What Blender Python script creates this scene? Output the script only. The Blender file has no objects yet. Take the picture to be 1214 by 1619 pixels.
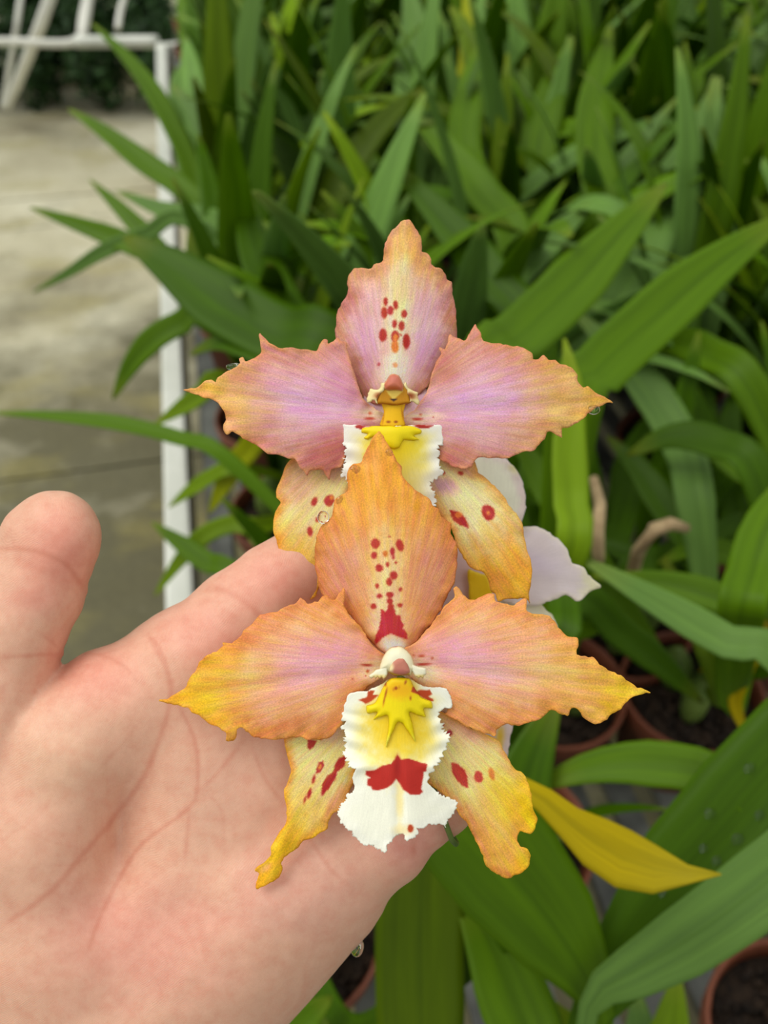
import bpy, bmesh, math, random
import numpy as np
from mathutils import Vector, Matrix
from mathutils.geometry import delaunay_2d_cdt

random.seed(11)
rng = np.random.default_rng(5)
SC = bpy.context.scene
COL = SC.collection

# ------------------------------------------------------------------ camera
W, H, FPX = 1214.0, 1619.0, 1250.0
PITCH, YAW = math.radians(45), math.radians(11.8)
CAM = np.array([0.0, 0.0, 1.45])
HEAD = np.array([math.sin(YAW), math.cos(YAW), 0.0])
RIGHT = np.array([math.cos(YAW), -math.sin(YAW), 0.0])
FWD = HEAD * math.cos(PITCH) - np.array([0, 0, math.sin(PITCH)])
UPV = HEAD * math.sin(PITCH) + np.array([0, 0, math.cos(PITCH)])
D0 = 0.171                      # distance of the upper bloom from the lens
U0 = D0 / FPX                   # size of one photo pixel there, in metres

cam_data = bpy.data.cameras.new('camera')
cam = bpy.data.objects.new('camera', cam_data)
COL.objects.link(cam)
m = Matrix.Identity(4)
for i in range(3):
    m[i][0], m[i][1], m[i][2], m[i][3] = RIGHT[i], UPV[i], -FWD[i], CAM[i]
cam.matrix_world = m
cam_data.sensor_fit = 'VERTICAL'
cam_data.sensor_height = 24.0
cam_data.sensor_width = 24.0 * W / H
cam_data.lens = 24.0 * FPX / H
cam_data.clip_start = 0.01
cam_data.clip_end = 60
cam_data.dof.use_dof = True
cam_data.dof.focus_distance = 0.161
# lens aperture of about 2 mm, as in a phone camera
cam_data.dof.aperture_fstop = (cam_data.lens / 1000) / 0.0021
SC.camera = cam

# ------------------------------------------------------------------ light
world = bpy.data.worlds.new('overcast')
SC.world = world
world.use_nodes = True
wn = world.node_tree
# overcast sky: three times brighter overhead than at the horizon
_tc = wn.nodes.new('ShaderNodeTexCoord')
_sx = wn.nodes.new('ShaderNodeSeparateXYZ')
_rp = wn.nodes.new('ShaderNodeValToRGB')
_rp.color_ramp.elements[0].position, _rp.color_ramp.elements[0].color = 0.0, (0.36, 0.38, 0.35, 1)
_rp.color_ramp.elements[1].position, _rp.color_ramp.elements[1].color = 1.0, (1.0, 1.0, 0.97, 1)
wn.links.new(_tc.outputs['Generated'], _sx.inputs[0])
wn.links.new(_sx.outputs[2], _rp.inputs[0])
wn.links.new(_rp.outputs[0], wn.nodes['Background'].inputs['Color'])
wn.nodes['Background'].inputs['Strength'].default_value = 1.12
sun_d = bpy.data.lights.new('sun', 'SUN')
sun_d.energy = 1.75
sun_d.angle = math.radians(38)
sun_d.color = (1.0, 0.97, 0.91)
sun = bpy.data.objects.new('sun', sun_d)
sun.rotation_euler = (math.radians(-10), math.radians(-32), 0)
COL.objects.link(sun)
SC.view_settings.view_transform = 'Standard'
SC.view_settings.look = 'None'
SC.view_settings.exposure = 0.0
SC.view_settings.gamma = 1.0
SC.view_settings.use_curve_mapping = False

# ------------------------------------------------------------------ helpers
def lin(c):
    c = np.asarray(c, float) / 255.0
    return np.where(c <= 0.04045, c / 12.92, ((c + 0.055) / 1.055) ** 2.4)

def P(px, py, d):
    return CAM + d * (FWD + RIGHT * ((px - W / 2) / FPX) + UPV * ((H / 2 - py) / FPX))

def PW(x, y, w):
    """arrays of photo position and height w (photo pixels towards the lens) -> world"""
    x, y, w = (np.asarray(a, float) for a in (x, y, w))
    d = D0 - w * U0
    return (CAM[None] + d[:, None] * (FWD[None] + RIGHT[None] * ((x - W / 2) / FPX)[:, None]
                                      + UPV[None] * ((H / 2 - y) / FPX)[:, None]))

def proj(p):
    q = np.asarray(p, float) - CAM
    f = q @ FWD
    f = np.where(np.abs(f) < 1e-6, 1e-6, f)
    return W / 2 + FPX * (q @ RIGHT) / f, H / 2 - FPX * (q @ UPV) / f, f

def on_plane(px, py, z):
    r = FWD + RIGHT * ((px - W / 2) / FPX) + UPV * ((H / 2 - py) / FPX)
    return CAM + r * ((z - CAM[2]) / r[2])

def empty(name, loc, label=None, cat=None, group=None):
    o = bpy.data.objects.new(name, None)
    o.empty_display_size = 0.02
    o.location = loc
    COL.objects.link(o)
    tag(o, label, cat, group)
    return o

def tag(o, label=None, cat=None, group=None, kind=None):
    for k, v in (('label', label), ('category', cat), ('group', group), ('kind', kind)):
        if v:
            o[k] = v
    return o

def link_mesh(name, me, mat, parent=None, smooth=True):
    o = bpy.data.objects.new(name, me)
    if mat and not me.materials:
        me.materials.append(mat)
    COL.objects.link(o)
    if parent is not None:
        o.parent = parent
    if smooth:
        me.polygons.foreach_set('use_smooth', np.ones(len(me.polygons), bool))
    return o

def mesh_from(name, verts, faces):
    me = bpy.data.meshes.new(name)
    me.from_pydata([tuple(v) for v in verts], [], [tuple(f) for f in faces])
    me.update()
    return me

def set_attr(me, name, typ, data):
    a = me.attributes.new(name, typ, 'POINT')
    key = 'color' if typ == 'FLOAT_COLOR' else ('vector' if typ == 'FLOAT_VECTOR' else 'value')
    a.data.foreach_set(key, np.ascontiguousarray(data, np.float32).ravel())

_vn = rng.random((64, 64))
def vnoise(x, y):
    """smooth value noise 0..1"""
    x, y = np.asarray(x, float), np.asarray(y, float)
    xi, yi = np.floor(x).astype(int), np.floor(y).astype(int)
    fx, fy = x - xi, y - yi
    fx, fy = fx * fx * (3 - 2 * fx), fy * fy * (3 - 2 * fy)
    g = lambda a, b: _vn[a % 64, b % 64]
    return ((g(xi, yi) * (1 - fx) + g(xi + 1, yi) * fx) * (1 - fy)
            + (g(xi, yi + 1) * (1 - fx) + g(xi + 1, yi + 1) * fx) * fy)

def seg_dist(x, y, poly, closed=True):
    p = np.asarray(poly, float)
    a = p if closed else p[:-1]
    b = np.roll(p, -1, 0) if closed else p[1:]
    best = np.full(x.shape, 1e9)
    for (ax, ay), (bx, by) in zip(a, b):
        dx, dy = bx - ax, by - ay
        t = np.clip(((x - ax) * dx + (y - ay) * dy) / (dx * dx + dy * dy + 1e-9), 0, 1)
        best = np.minimum(best, (x - ax - t * dx) ** 2 + (y - ay - t * dy) ** 2)
    return np.sqrt(best)

def inside(x, y, poly):
    p = np.asarray(poly, float)
    r = np.zeros(x.shape, bool)
    for (ax, ay), (bx, by) in zip(p, np.roll(p, -1, 0)):
        if ay == by:
            continue
        c = ((ay > y) != (by > y)) & (x < (bx - ax) * (y - ay) / (by - ay) + ax)
        r ^= c
    return r

def sstep(a, b, v):
    t = np.clip((v - a) / (b - a), 0, 1)
    return t * t * (3 - 2 * t)

def Z(x0, y0, s, pts):
    return [(x0 + p[0] / s, y0 + p[1] / s) for p in pts]

# ------------------------------------------------------------------ materials
def new_mat(name):
    mt = bpy.data.materials.new(name)
    mt.use_nodes = True
    nt = mt.node_tree
    b = nt.nodes['Principled BSDF']
    return mt, nt, b

def N(nt, t, **kw):
    n = nt.nodes.new(t)
    for k, v in kw.items():
        setattr(n, k, v)
    return n

def mixcol(nt, fac, a, b, mode='MIX'):
    n = N(nt, 'ShaderNodeMix', data_type='RGBA', blend_type=mode)
    for sock, v in ((0, fac), (6, a), (7, b)):
        if hasattr(v, 'is_output'):
            nt.links.new(v, n.inputs[sock])
        elif sock == 0:
            n.inputs[0].default_value = v
        else:
            n.inputs[sock].default_value = (*v, 1)
    return n.outputs[2]

def ramp(nt, src, stops):
    r = N(nt, 'ShaderNodeValToRGB')
    els = r.color_ramp.elements
    while len(els) < len(stops):
        els.new(0.5)
    for e, (p, c) in zip(els, stops):
        e.position = p
        e.color = (*c, 1) if len(c) == 3 else c
    nt.links.new(src, r.inputs[0])
    return r.outputs[0]

def grey(v):
    return (v, v, v)

def noise(nt, vec, scale, detail=3, rough=0.5):
    n = N(nt, 'ShaderNodeTexNoise')
    n.inputs['Scale'].default_value = scale
    n.inputs['Detail'].default_value = detail
    n.inputs['Roughness'].default_value = rough
    if vec is not None:
        nt.links.new(vec, n.inputs['Vector'])
    return n.outputs['Fac']

def bump(nt, b, height, strength, dist):
    n = N(nt, 'ShaderNodeBump')
    n.inputs['Strength'].default_value = strength
    n.inputs['Distance'].default_value = dist
    nt.links.new(height, n.inputs['Height'])
    nt.links.new(n.outputs[0], b.inputs['Normal'])
    return n.outputs[0]

def mapping(nt, vec, sc):
    mp = N(nt, 'ShaderNodeMapping')
    mp.inputs['Scale'].default_value = sc
    nt.links.new(vec, mp.inputs['Vector'])
    return mp.outputs[0]

def add_translucent(nt, b, colsock, w, normal=None):
    tr = N(nt, 'ShaderNodeBsdfTranslucent')
    nt.links.new(colsock, tr.inputs['Color'])
    if normal:
        nt.links.new(normal, tr.inputs['Normal'])
    mx = N(nt, 'ShaderNodeMixShader')
    mx.inputs[0].default_value = w
    nt.links.new(b.outputs[0], mx.inputs[1])
    nt.links.new(tr.outputs[0], mx.inputs[2])
    nt.links.new(mx.outputs[0], nt.nodes['Material Output'].inputs['Surface'])

def petal_material(name, fibre=0.12, grain=0.26, transl=0.16, rough=0.55):
    mt, nt, b = new_mat(name)
    c = N(nt, 'ShaderNodeAttribute', attribute_name='Col').outputs['Color']
    f = N(nt, 'ShaderNodeAttribute', attribute_name='fib').outputs['Vector']
    n1 = noise(nt, mapping(nt, f, (55, 3.0, 1)), 1.0, 3)
    n2 = noise(nt, mapping(nt, f, (84, 30, 1)), 1.0, 3, 0.65)
    v1 = ramp(nt, n1, [(0.3, grey(1 - fibre)), (0.7, grey(1 + fibre * 0.6))])
    v2 = ramp(nt, n2, [(0.3, grey(1 - grain)), (0.7, grey(1 + grain * 0.7))])
    col = mixcol(nt, 1.0, mixcol(nt, 1.0, c, v1, 'MULTIPLY'), v2, 'MULTIPLY')
    nt.links.new(col, b.inputs['Base Color'])
    b.inputs['Roughness'].default_value = rough
    b.inputs['Specular IOR Level'].default_value = 0.3
    nb = bump(nt, b, n2, 0.2, 0.00022)
    add_translucent(nt, b, col, transl, nb)
    return mt

M_PETAL = petal_material('petal_tissue')
M_LIP = petal_material('lip_tissue', 0.05, 0.05, 0.12, 0.5)
M_PALE = petal_material('pale_petal_tissue', 0.05, 0.05, 0.2, 0.55)

def leaf_material():
    mt, nt, b = new_mat('leaf_blade')
    oi = N(nt, 'ShaderNodeObjectInfo')
    uv = N(nt, 'ShaderNodeAttribute', attribute_name='lv').outputs['Vector']
    mp = N(nt, 'ShaderNodeVectorMath', operation='ADD')
    nt.links.new(uv, mp.inputs[0])
    nt.links.new(oi.outputs['Random'], mp.inputs[1])
    vein = noise(nt, mapping(nt, mp.outputs[0], (26, 0.7, 1)), 1.0, 2)
    blot = noise(nt, mapping(nt, mp.outputs[0], (3.0, 5.0, 1)), 1.0, 4)
    tip = N(nt, 'ShaderNodeSeparateXYZ')
    nt.links.new(uv, tip.inputs[0])
    c1 = mixcol(nt, 1.0, oi.outputs['Color'], ramp(nt, vein, [(0.25, grey(0.82)), (0.75, grey(1.15))]), 'MULTIPLY')
    c2 = mixcol(nt, 1.0, c1, ramp(nt, blot, [(0.3, grey(0.8)), (0.72, (1.2, 1.16, 1.05))]), 'MULTIPLY')
    ax = N(nt, 'ShaderNodeMath', operation='ABSOLUTE')
    nt.links.new(tip.outputs[0], ax.inputs[0])
    mid = ramp(nt, ax.outputs[0], [(0.0, (0.82, 0.86, 0.7)), (0.07, grey(1.0))])
    c3 = mixcol(nt, 1.0, c2, mid, 'MULTIPLY')
    yel = ramp(nt, tip.outputs[1], [(0.92, grey(0)), (1.0, grey(0.3))])
    c4 = mixcol(nt, yel, c3, tuple(lin((150, 150, 50))))
    nt.links.new(c4, b.inputs['Base Color'])
    b.inputs['Roughness'].default_value = 0.46
    b.inputs['Specular IOR Level'].default_value = 0.13
    nb = bump(nt, b, vein, 0.15, 0.0006)
    add_translucent(nt, b, c4, 0.22, nb)
    return mt
M_LEAF = leaf_material()

def noisy(name, c1, c2, scale, rough=0.8, bstr=0.3, bdist=0.002, metal=0.0, spec=0.4, detail=5, lo=0.35, hi=0.65):
    mt, nt, b = new_mat(name)
    co = N(nt, 'ShaderNodeTexCoord').outputs['Object']
    n1 = noise(nt, co, scale, detail, 0.6)
    nt.links.new(ramp(nt, n1, [(lo, tuple(lin(c1))), (hi, tuple(lin(c2)))]), b.inputs['Base Color'])
    b.inputs['Roughness'].default_value = rough
    b.inputs['Metallic'].default_value = metal
    b.inputs['Specular IOR Level'].default_value = spec
    if bstr:
        bump(nt, b, noise(nt, co, scale * 5, 4), bstr, bdist)
    return mt

M_POT = noisy('brown_pot_plastic', (106, 56, 36), (132, 74, 50), 14, 0.55, 0.08, 0.0006)
M_SOIL = noisy('bark_mix', (22, 15, 10), (62, 46, 32), 90, 0.95, 0.9, 0.004)
M_RAIL = noisy('white_aluminium', (196, 200, 188), (222, 224, 214), 8, 0.45, 0.03, 0.0004)
M_STEEL = noisy('galvanised_steel', (66, 68, 64), (110, 113, 106), 22, 0.5, 0.05, 0.0005)
M_WHITE = noisy('white_painted_tube', (206, 206, 196), (228, 228, 218), 6, 0.4, 0.03, 0.0004)
M_STEM = noisy('green_stem_skin', (70, 92, 34), (104, 124, 56), 120, 0.5, 0.1, 0.0004)
M_DRY = noisy('dry_stem_skin', (150, 125, 90), (190, 165, 125), 60, 0.8, 0.3, 0.001)
M_BULB = noisy('pseudobulb_skin', (72, 96, 34), (112, 132, 60), 30, 0.5, 0.1, 0.001)
M_SHRUB = noisy('shrub_leaf', (16, 40, 12), (44, 82, 26), 12, 0.6, 0, 0)
M_BARK = noisy('shrub_twig', (48, 40, 28), (80, 66, 48), 30, 0.9, 0.3, 0.001)

def concrete_mat():
    mt, nt, b = new_mat('worn_concrete')
    co = N(nt, 'ShaderNodeTexCoord').outputs['Object']
    a = ramp(nt, noise(nt, co, 1.6, 6, 0.6), [(0.33, tuple(lin((158, 150, 122)))), (0.5, tuple(lin((184, 178, 150)))), (0.7, tuple(lin((208, 204, 180))))])
    # patchy algae film; the darkening towards the near end is shade painted in
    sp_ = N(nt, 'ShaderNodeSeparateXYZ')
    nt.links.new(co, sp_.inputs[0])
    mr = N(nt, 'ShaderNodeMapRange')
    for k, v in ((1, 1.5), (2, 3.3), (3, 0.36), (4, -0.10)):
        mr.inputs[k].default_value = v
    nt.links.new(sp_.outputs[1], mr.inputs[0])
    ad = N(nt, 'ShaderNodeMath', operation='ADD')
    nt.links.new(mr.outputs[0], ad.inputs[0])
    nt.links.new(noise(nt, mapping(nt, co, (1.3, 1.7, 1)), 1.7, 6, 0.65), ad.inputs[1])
    moss_shade = ramp(nt, ad.outputs[0], [(0.46, grey(0)), (0.78, grey(0.92))])
    c = mixcol(nt, moss_shade, a, tuple(lin((84, 80, 52))))
    yl = ramp(nt, noise(nt, mapping(nt, co, (1.0, 2.0, 1)), 2.3, 4, 0.6), [(0.52, grey(0)), (0.7, grey(0.5))])
    c = mixcol(nt, yl, c, tuple(lin((150, 140, 76))))
    sp = ramp(nt, noise(nt, co, 60, 3), [(0.3, grey(0.86)), (0.7, grey(1.08))])
    nt.links.new(mixcol(nt, 1.0, c, sp, 'MULTIPLY'), b.inputs['Base Color'])
    b.inputs['Roughness'].default_value = 0.85
    bump(nt, b, noise(nt, co, 40, 5), 0.4, 0.004)
    return mt
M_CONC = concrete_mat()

def glass_mat(name, ior, rough, tint=(1, 1, 1)):
    mt, nt, b = new_mat(name)
    b.inputs['Base Color'].default_value = (*tint, 1)
    b.inputs['Transmission Weight'].default_value = 1.0
    b.inputs['IOR'].default_value = ior
    b.inputs['Roughness'].default_value = rough
    return mt
M_WATER = glass_mat('water', 1.33, 0.0)
M_PANE = glass_mat('greenhouse_glass', 1.45, 0.05, (0.75, 0.85, 0.8))

def skin_mat():
    mt, nt, b = new_mat('palm_skin')
    c = N(nt, 'ShaderNodeAttribute', attribute_name='Col').outputs['Color']
    q = N(nt, 'ShaderNodeAttribute', attribute_name='fib').outputs['Vector']
    blot = ramp(nt, noise(nt, q, 9.0, 5, 0.62), [(0.32, (0.96, 0.85, 0.82)), (0.55, (1.0, 0.99, 0.97)), (0.72, (1.05, 1.06, 1.05))])
    fine = ramp(nt, noise(nt, q, 120.0, 3, 0.6), [(0.3, (0.95, 0.93, 0.92)), (0.7, (1.04, 1.05, 1.05))])
    col = mixcol(nt, 1.0, mixcol(nt, 1.0, c, blot, 'MULTIPLY'), fine, 'MULTIPLY')
    nt.links.new(col, b.inputs['Base Color'])
    b.inputs['Roughness'].default_value = 0.5
    b.inputs['Specular IOR Level'].default_value = 0.32
    b.inputs['Subsurface Weight'].default_value = 0.25
    b.inputs['Subsurface Radius'].default_value = (1.0, 0.35, 0.2)
    b.inputs['Subsurface Scale'].default_value = 0.0022
    # skin ridges: fine waves bent by a slow noise, plus pores
    wv = N(nt, 'ShaderNodeTexWave', wave_type='BANDS', bands_direction='DIAGONAL')
    wv.inputs['Scale'].default_value = 34.0
    wv.inputs['Distortion'].default_value = 9.0
    wv.inputs['Detail'].default_value = 2.0
    wv.inputs['Detail Scale'].default_value = 0.35
    nt.links.new(q, wv.inputs['Vector'])
    mx = mixcol(nt, 0.6, wv.outputs['Color'], noise(nt, q, 60.0, 4, 0.6))
    bump(nt, b, mx, 0.16, 0.0004)
    return mt
M_SKIN = skin_mat()

# ------------------------------------------------------------------ setting: floor, far wall
def box_bm(bm, lo, hi, bev=0.0):
    r = bmesh.ops.create_cube(bm, size=1.0)
    vs = r['verts']
    for v in vs:
        for i in range(3):
            v.co[i] = lo[i] + (v.co[i] + 0.5) * (hi[i] - lo[i])
    if bev:
        es = list({e for v in vs for e in v.link_edges})
        bmesh.ops.bevel(bm, geom=es, offset=bev, segments=2, affect='EDGES', profile=0.6)

def box(name, lo, hi, mat, parent=None, bev=0.0, origin=None):
    bm = bmesh.new()
    box_bm(bm, lo, hi, bev)
    if origin is not None:
        for v in bm.verts:
            v.co -= Vector(origin)
    me = bpy.data.meshes.new(name)
    bm.to_mesh(me)
    bm.free()
    return link_mesh(name, me, mat, parent, smooth=False)

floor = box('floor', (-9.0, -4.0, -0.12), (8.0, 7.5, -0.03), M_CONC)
tag(floor, 'worn mossy concrete path of the greenhouse', None, None, 'structure')
ys = [-4.0, -2.6, -1.5, -0.3, 0.75, 1.75, on_plane(150, 350, 0)[1], 3.6, 4.6, 5.6, 7.5]
for i in range(len(ys) - 1):
    for x0, x1 in ((-9.0, -7.0), (-6.992, -5.1), (-5.092, -3.2), (-3.192, -1.35), (-1.342, 4.0), (4.008, 8.0)):
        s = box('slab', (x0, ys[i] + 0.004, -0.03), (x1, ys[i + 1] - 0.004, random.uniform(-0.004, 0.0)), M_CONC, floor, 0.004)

# ------------------------------------------------------------------ bench
ZB = 0.77
pe = on_plane(282, 900, ZB + 0.02)
XR = float(pe[0])
YE = float(on_plane(252, 68, ZB + 0.02)[1])
bench = empty('plant_bench', (0.6, 1.0, 0), 'white aluminium greenhouse bench carrying the massed potted orchids', 'bench')
bo = (0.6, 1.0, 0)
box('rail', (XR - 0.015, -0.5, ZB - 0.045), (XR + 0.015, YE, ZB + 0.022), M_RAIL, bench, 0.005, bo)
box('rail', (XR + 0.015, YE - 0.03, ZB - 0.045), (1.9, YE, ZB + 0.022), M_RAIL, bench, 0.005, bo)
box('inner_rail', (XR + 0.032, -0.5, ZB - 0.05), (XR + 0.06, YE - 0.03, ZB - 0.006), M_STEEL, bench, 0.003, bo)
sl0 = None
x = XR + 0.085
while x < 1.85:
    if sl0 is None:
        sl0 = box('slat', (-0.012, -0.5 - 1.0, ZB - 0.012), (0.012, YE - 0.04 - 1.0, ZB), M_STEEL, bench, 0.002)
        sl0.location = (x - 0.6, 0, 0)
    else:
        c = sl0.copy()
        COL.objects.link(c)
        c.location = (x - 0.6, 0, 0)
    x += 0.042
for yb in (-0.3, 0.9, YE - 0.2):
    box('cross_bar', (XR + 0.03, yb - 0.02, ZB - 0.05), (1.85, yb + 0.02, ZB - 0.012), M_STEEL, bench, 0.002, bo)
    for xb in (XR + 0.28, 1.6):
        box('leg', (xb - 0.022, yb - 0.022, 0.0), (xb + 0.022, yb + 0.022, ZB - 0.05), M_STEEL, bench, 0.003, bo)

# ------------------------------------------------------------------ tubes
def catmull(pts, n):
    p = np.asarray(pts, float)
    if len(p) == 2:
        t = np.linspace(0, 1, n)[:, None]
        return p[0] * (1 - t) + p[1] * t
    q = np.vstack([2 * p[0] - p[1], p, 2 * p[-1] - p[-2]])
    L = np.r_[0, np.cumsum(np.linalg.norm(np.diff(p[:, :3], axis=0), axis=1))]
    out = []
    for s in np.linspace(0, L[-1], n):
        i = min(max(int(np.searchsorted(L, s)) - 1, 0), len(p) - 2)
        t = (s - L[i]) / max(L[i + 1] - L[i], 1e-9)
        a, b, c, d = q[i], q[i + 1], q[i + 2], q[i + 3]
        out.append(0.5 * (2 * b + (c - a) * t + (2 * a - 5 * b + 4 * c - d) * t * t + (3 * b - a - 3 * c + d) * t ** 3))
    return np.array(out)

def tube_mesh(name, pts, radii, n=24, sides=10, origin=(0, 0, 0)):
    pr = np.c_[np.asarray(pts, float), np.asarray(radii, float)]
    c = catmull(pr, n)
    verts, faces = [], []
    ref = np.array([0.31, 0.2, 0.93])
    for i in range(n):
        t = c[min(i + 1, n - 1), :3] - c[max(i - 1, 0), :3]
        t /= np.linalg.norm(t) + 1e-12
        a = np.cross(t, ref)
        a /= np.linalg.norm(a) + 1e-12
        b = np.cross(t, a)
        for k in range(sides):
            th = 2 * math.pi * k / sides
            verts.append(c[i, :3] + c[i, 3] * (math.cos(th) * a + math.sin(th) * b) - np.asarray(origin))
    for i in range(n - 1):
        for k in range(sides):
            k2 = (k + 1) % sides
            faces.append((i * sides + k, i * sides + k2, (i + 1) * sides + k2, (i + 1) * sides + k))
    faces.append(tuple(range(sides))[::-1])
    faces.append(tuple((n - 1) * sides + k for k in range(sides)))
    return mesh_from(name, verts, faces)

def tube(name, pts, radii, mat, parent=None, n=24, sides=10, origin=(0, 0, 0)):
    return link_mesh(name, tube_mesh(name, pts, radii, n, sides, origin), mat, parent)

# ------------------------------------------------------------------ far end of the path
YW = float(on_plane(120, 176, 0)[1])
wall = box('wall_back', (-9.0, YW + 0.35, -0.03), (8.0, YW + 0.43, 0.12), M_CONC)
tag(wall, 'low concrete kerb under the glazed greenhouse end wall', None, None, 'structure')
win = empty('window_1', (0.4, YW + 0.39, 0.12))
tag(win, 'glazed end wall of the greenhouse', None, None, 'structure')
xx = -9.0
while xx < 7.99:
    box('glazing_bar', (xx - 0.012, YW + 0.37, 0.12), (xx + 0.012, YW + 0.41, 2.6), M_WHITE, win, 0.003, (0.4, YW + 0.39, 0.12))
    box('pane', (xx + 0.013, YW + 0.387, 0.12), (xx + 0.587, YW + 0.391, 2.6), M_PANE, win, 0, (0.4, YW + 0.39, 0.12))
    xx += 0.6

# a white tubular trolley frame and the end rail crossing the path
dT = 2.45
fr = empty('trolley', tuple(on_plane(70, 176, 0)), 'white tubular metal trolley frame parked at the far end of the path', 'trolley')
fo = np.array(fr.location)
def tb(name, pts, r=0.012):
    return tube(name, [P(*p) for p in pts], [r] * len(pts), M_WHITE, fr, 30, 10, fo)
tb('frame_tube', [(-60, 66, 3.3), (20, 66, 3.3), (90, 69, 3.3), (118, 66, 3.3), (130, 56, 3.3), (136, 30, 3.3), (150, -60, 3.3)], 0.017)
tb('upright', [(98, -60, 3.25), (60, 50, 3.4), (12, 168, 3.9)], 0.024)
tb('upright', [(40, -60, 3.6), (25, 50, 3.6), (4, 172, 3.95)], 0.013)
tb('brace', [(215, -60, 3.2), (193, 8, 3.2), (186, 46, 3.2)], 0.012)
tb('brace', [(150, -50, 3.3), (132, 12, 3.3), (126, 52, 3.3)], 0.012)
er = tube('end_rail', [P(p, 66, 2.42) for p in (118, 185, 250)], [0.017] * 3, M_RAIL, bench, 12, 8, bo)

def shrub(name, c, r, n, label, leaf=0.035, seed=0):
    R_ = np.random.default_rng(seed)
    o = empty(name, (c[0], c[1], 0), label, 'shrub', 'dark shrubs at the end of the path')
    vs, fs = [], []
    for i in range(n):
        d = R_.normal(size=3)
        d /= np.linalg.norm(d)
        q = np.array([0, 0, r[2]]) + d * np.array(r) * R_.uniform(0.55, 1.0) * (1 + 0.15 * R_.normal())
        q[2] = max(q[2], 0.02)
        nn = d + R_.normal(size=3) * 0.5 + np.array([0, 0, .4])
        nn /= np.linalg.norm(nn)
        a = np.cross(nn, R_.normal(size=3))
        a /= np.linalg.norm(a)
        b = np.cross(nn, a)
        L = leaf * R_.uniform(0.7, 1.4)
        k = len(vs)
        vs += [q - a * L, q + b * L * .4 + nn * L * .12, q + a * L, q - b * L * .4 + nn * L * .12]
        fs += [(k, k + 1, k + 2), (k, k + 2, k + 3)]
    f = link_mesh('foliage', mesh_from('foliage', vs, fs), M_SHRUB, o, False)
    f['kind'] = 'stuff'
    for k in range(5):
        a = k * 1.3
        tube('stem', [(0, 0, 0), (r[0] * .3 * math.cos(a), r[1] * .3 * math.sin(a), r[2]), (r[0] * .6 * math.cos(a), r[1] * .6 * math.sin(a), r[2] * 1.7)],
             [.009, .006, .003], M_BARK, o, 8, 6)
    return o
for i, (px, py, rr) in enumerate(((75, 172, .16), (168, 176, .16), (258, 178, .16), (-20, 170, .16))):
    c = on_plane(px, py, 0)
    shrub('shrub', (c[0], c[1] + 0.05), (rr, .2, .36), 1800,
          ('dark leafy shrub at the far end of the path, nearest the white trolley uprights',
           'dark leafy shrub at the path end below the bent white tube',
           'dark leafy shrub at the path end against the bench corner',
           'dark leafy shrub at the path end, half out of the frame')[i], 0.03, i)
for i, lb in enumerate(('tall dark shrub outside the end glass, behind the white trolley', 'tall dark shrub outside the end glass, behind the bench corner',
                        'tall dark shrub outside the end glass, behind the middle of the orchid crowd', 'tall dark shrub outside the end glass, behind the far corner of the orchid crowd')):
    shrub('shrub', (-0.75 + i * 1.0, YW + 0.95, 0), (.40, .30, .75), 2000, lb, 0.06, 20 + i)

# ------------------------------------------------------------------ leaves
def leaf_mesh(name, c, wid, side_hint, fold=0.22, twist=0.0, across=6, origin=(0, 0, 0), thick=True):
    """c: n x 3 centre line, wid: n half widths; side_hint: 3-vector the blade faces"""
    n = len(c)
    verts, lv, faces = [], [], []
    o = np.asarray(origin)
    L = np.r_[0, np.cumsum(np.linalg.norm(np.diff(c, axis=0), axis=1))]
    for i in range(n):
        t = c[min(i + 1, n - 1)] - c[max(i - 1, 0)]
        t /= np.linalg.norm(t) + 1e-12
        hint = side_hint[i] if np.ndim(side_hint) == 2 else side_hint
        s = np.cross(t, hint)
        s /= np.linalg.norm(s) + 1e-12
        nn = np.cross(s, t)
        tw = twist if np.ndim(twist) == 0 else twist[i]
        s2 = s * math.cos(tw) + nn * math.sin(tw)
        n2 = np.cross(s2, t)
        for k in range(across + 1):
            u = k / across * 2 - 1
            h = fold * wid[i] * (abs(u) ** 1.15 - 0.35 * u * u)
            verts.append(c[i] + s2 * (u * wid[i]) + n2 * h - o)
            lv.append((u, L[i] / L[-1], 0))
    for i in range(n - 1):
        for k in range(across):
            a = i * (across + 1) + k
            faces.append((a, a + 1, a + across + 2, a + across + 1))
    me = mesh_from(name, verts, faces)
    set_attr(me, 'lv', 'FLOAT_VECTOR', lv)
    return me

def finish_leaf(o, col, thick=0.0006):
    md = o.modifiers.new('thickness', 'SOLIDIFY')
    md.thickness = thick
    o.color = (*lin(col), 1)

GREEN = {'n': (82, 118, 6), 'l': (112, 144, 16), 'd': (62, 96, 2), 'g': (98, 134, 62), 'y': (182, 162, 0), 'p': (142, 164, 74), 'h': (152, 162, 10), 'o': (78, 102, 0)}

# pots: the ones the photo shows, then a jittered grid
POT_H, POT_R = 0.105, 0.060
ZR = ZB + POT_H
shown = [(1095, 1088), (878, 1082), (985, 985), (455, 805), (470, 1462), (1275, 1650), (1200, 960), (760, 960)]
spots = [(on_plane(px, py, ZR), True) for px, py in shown]
yy = -0.03
row = 0
while yy < YE - 0.08:
    xx = XR + 0.115 + (row % 2) * 0.06
    while xx < 1.8:
        q = np.array([xx + random.uniform(-.012, .012), yy + random.uniform(-.012, .012), ZR])
        px, py, d = proj(q)
        if -40 < px < W + 230 and py < 1950 and d > 0.1 and all(np.linalg.norm((q - s[0])[:2]) > 0.128 for s in spots):
            spots.append((q, (row, len([1 for s in spots if s[1] is not True and s[1][0] == row]))))
        xx += 0.132
    yy += 0.128
    row += 1

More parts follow.
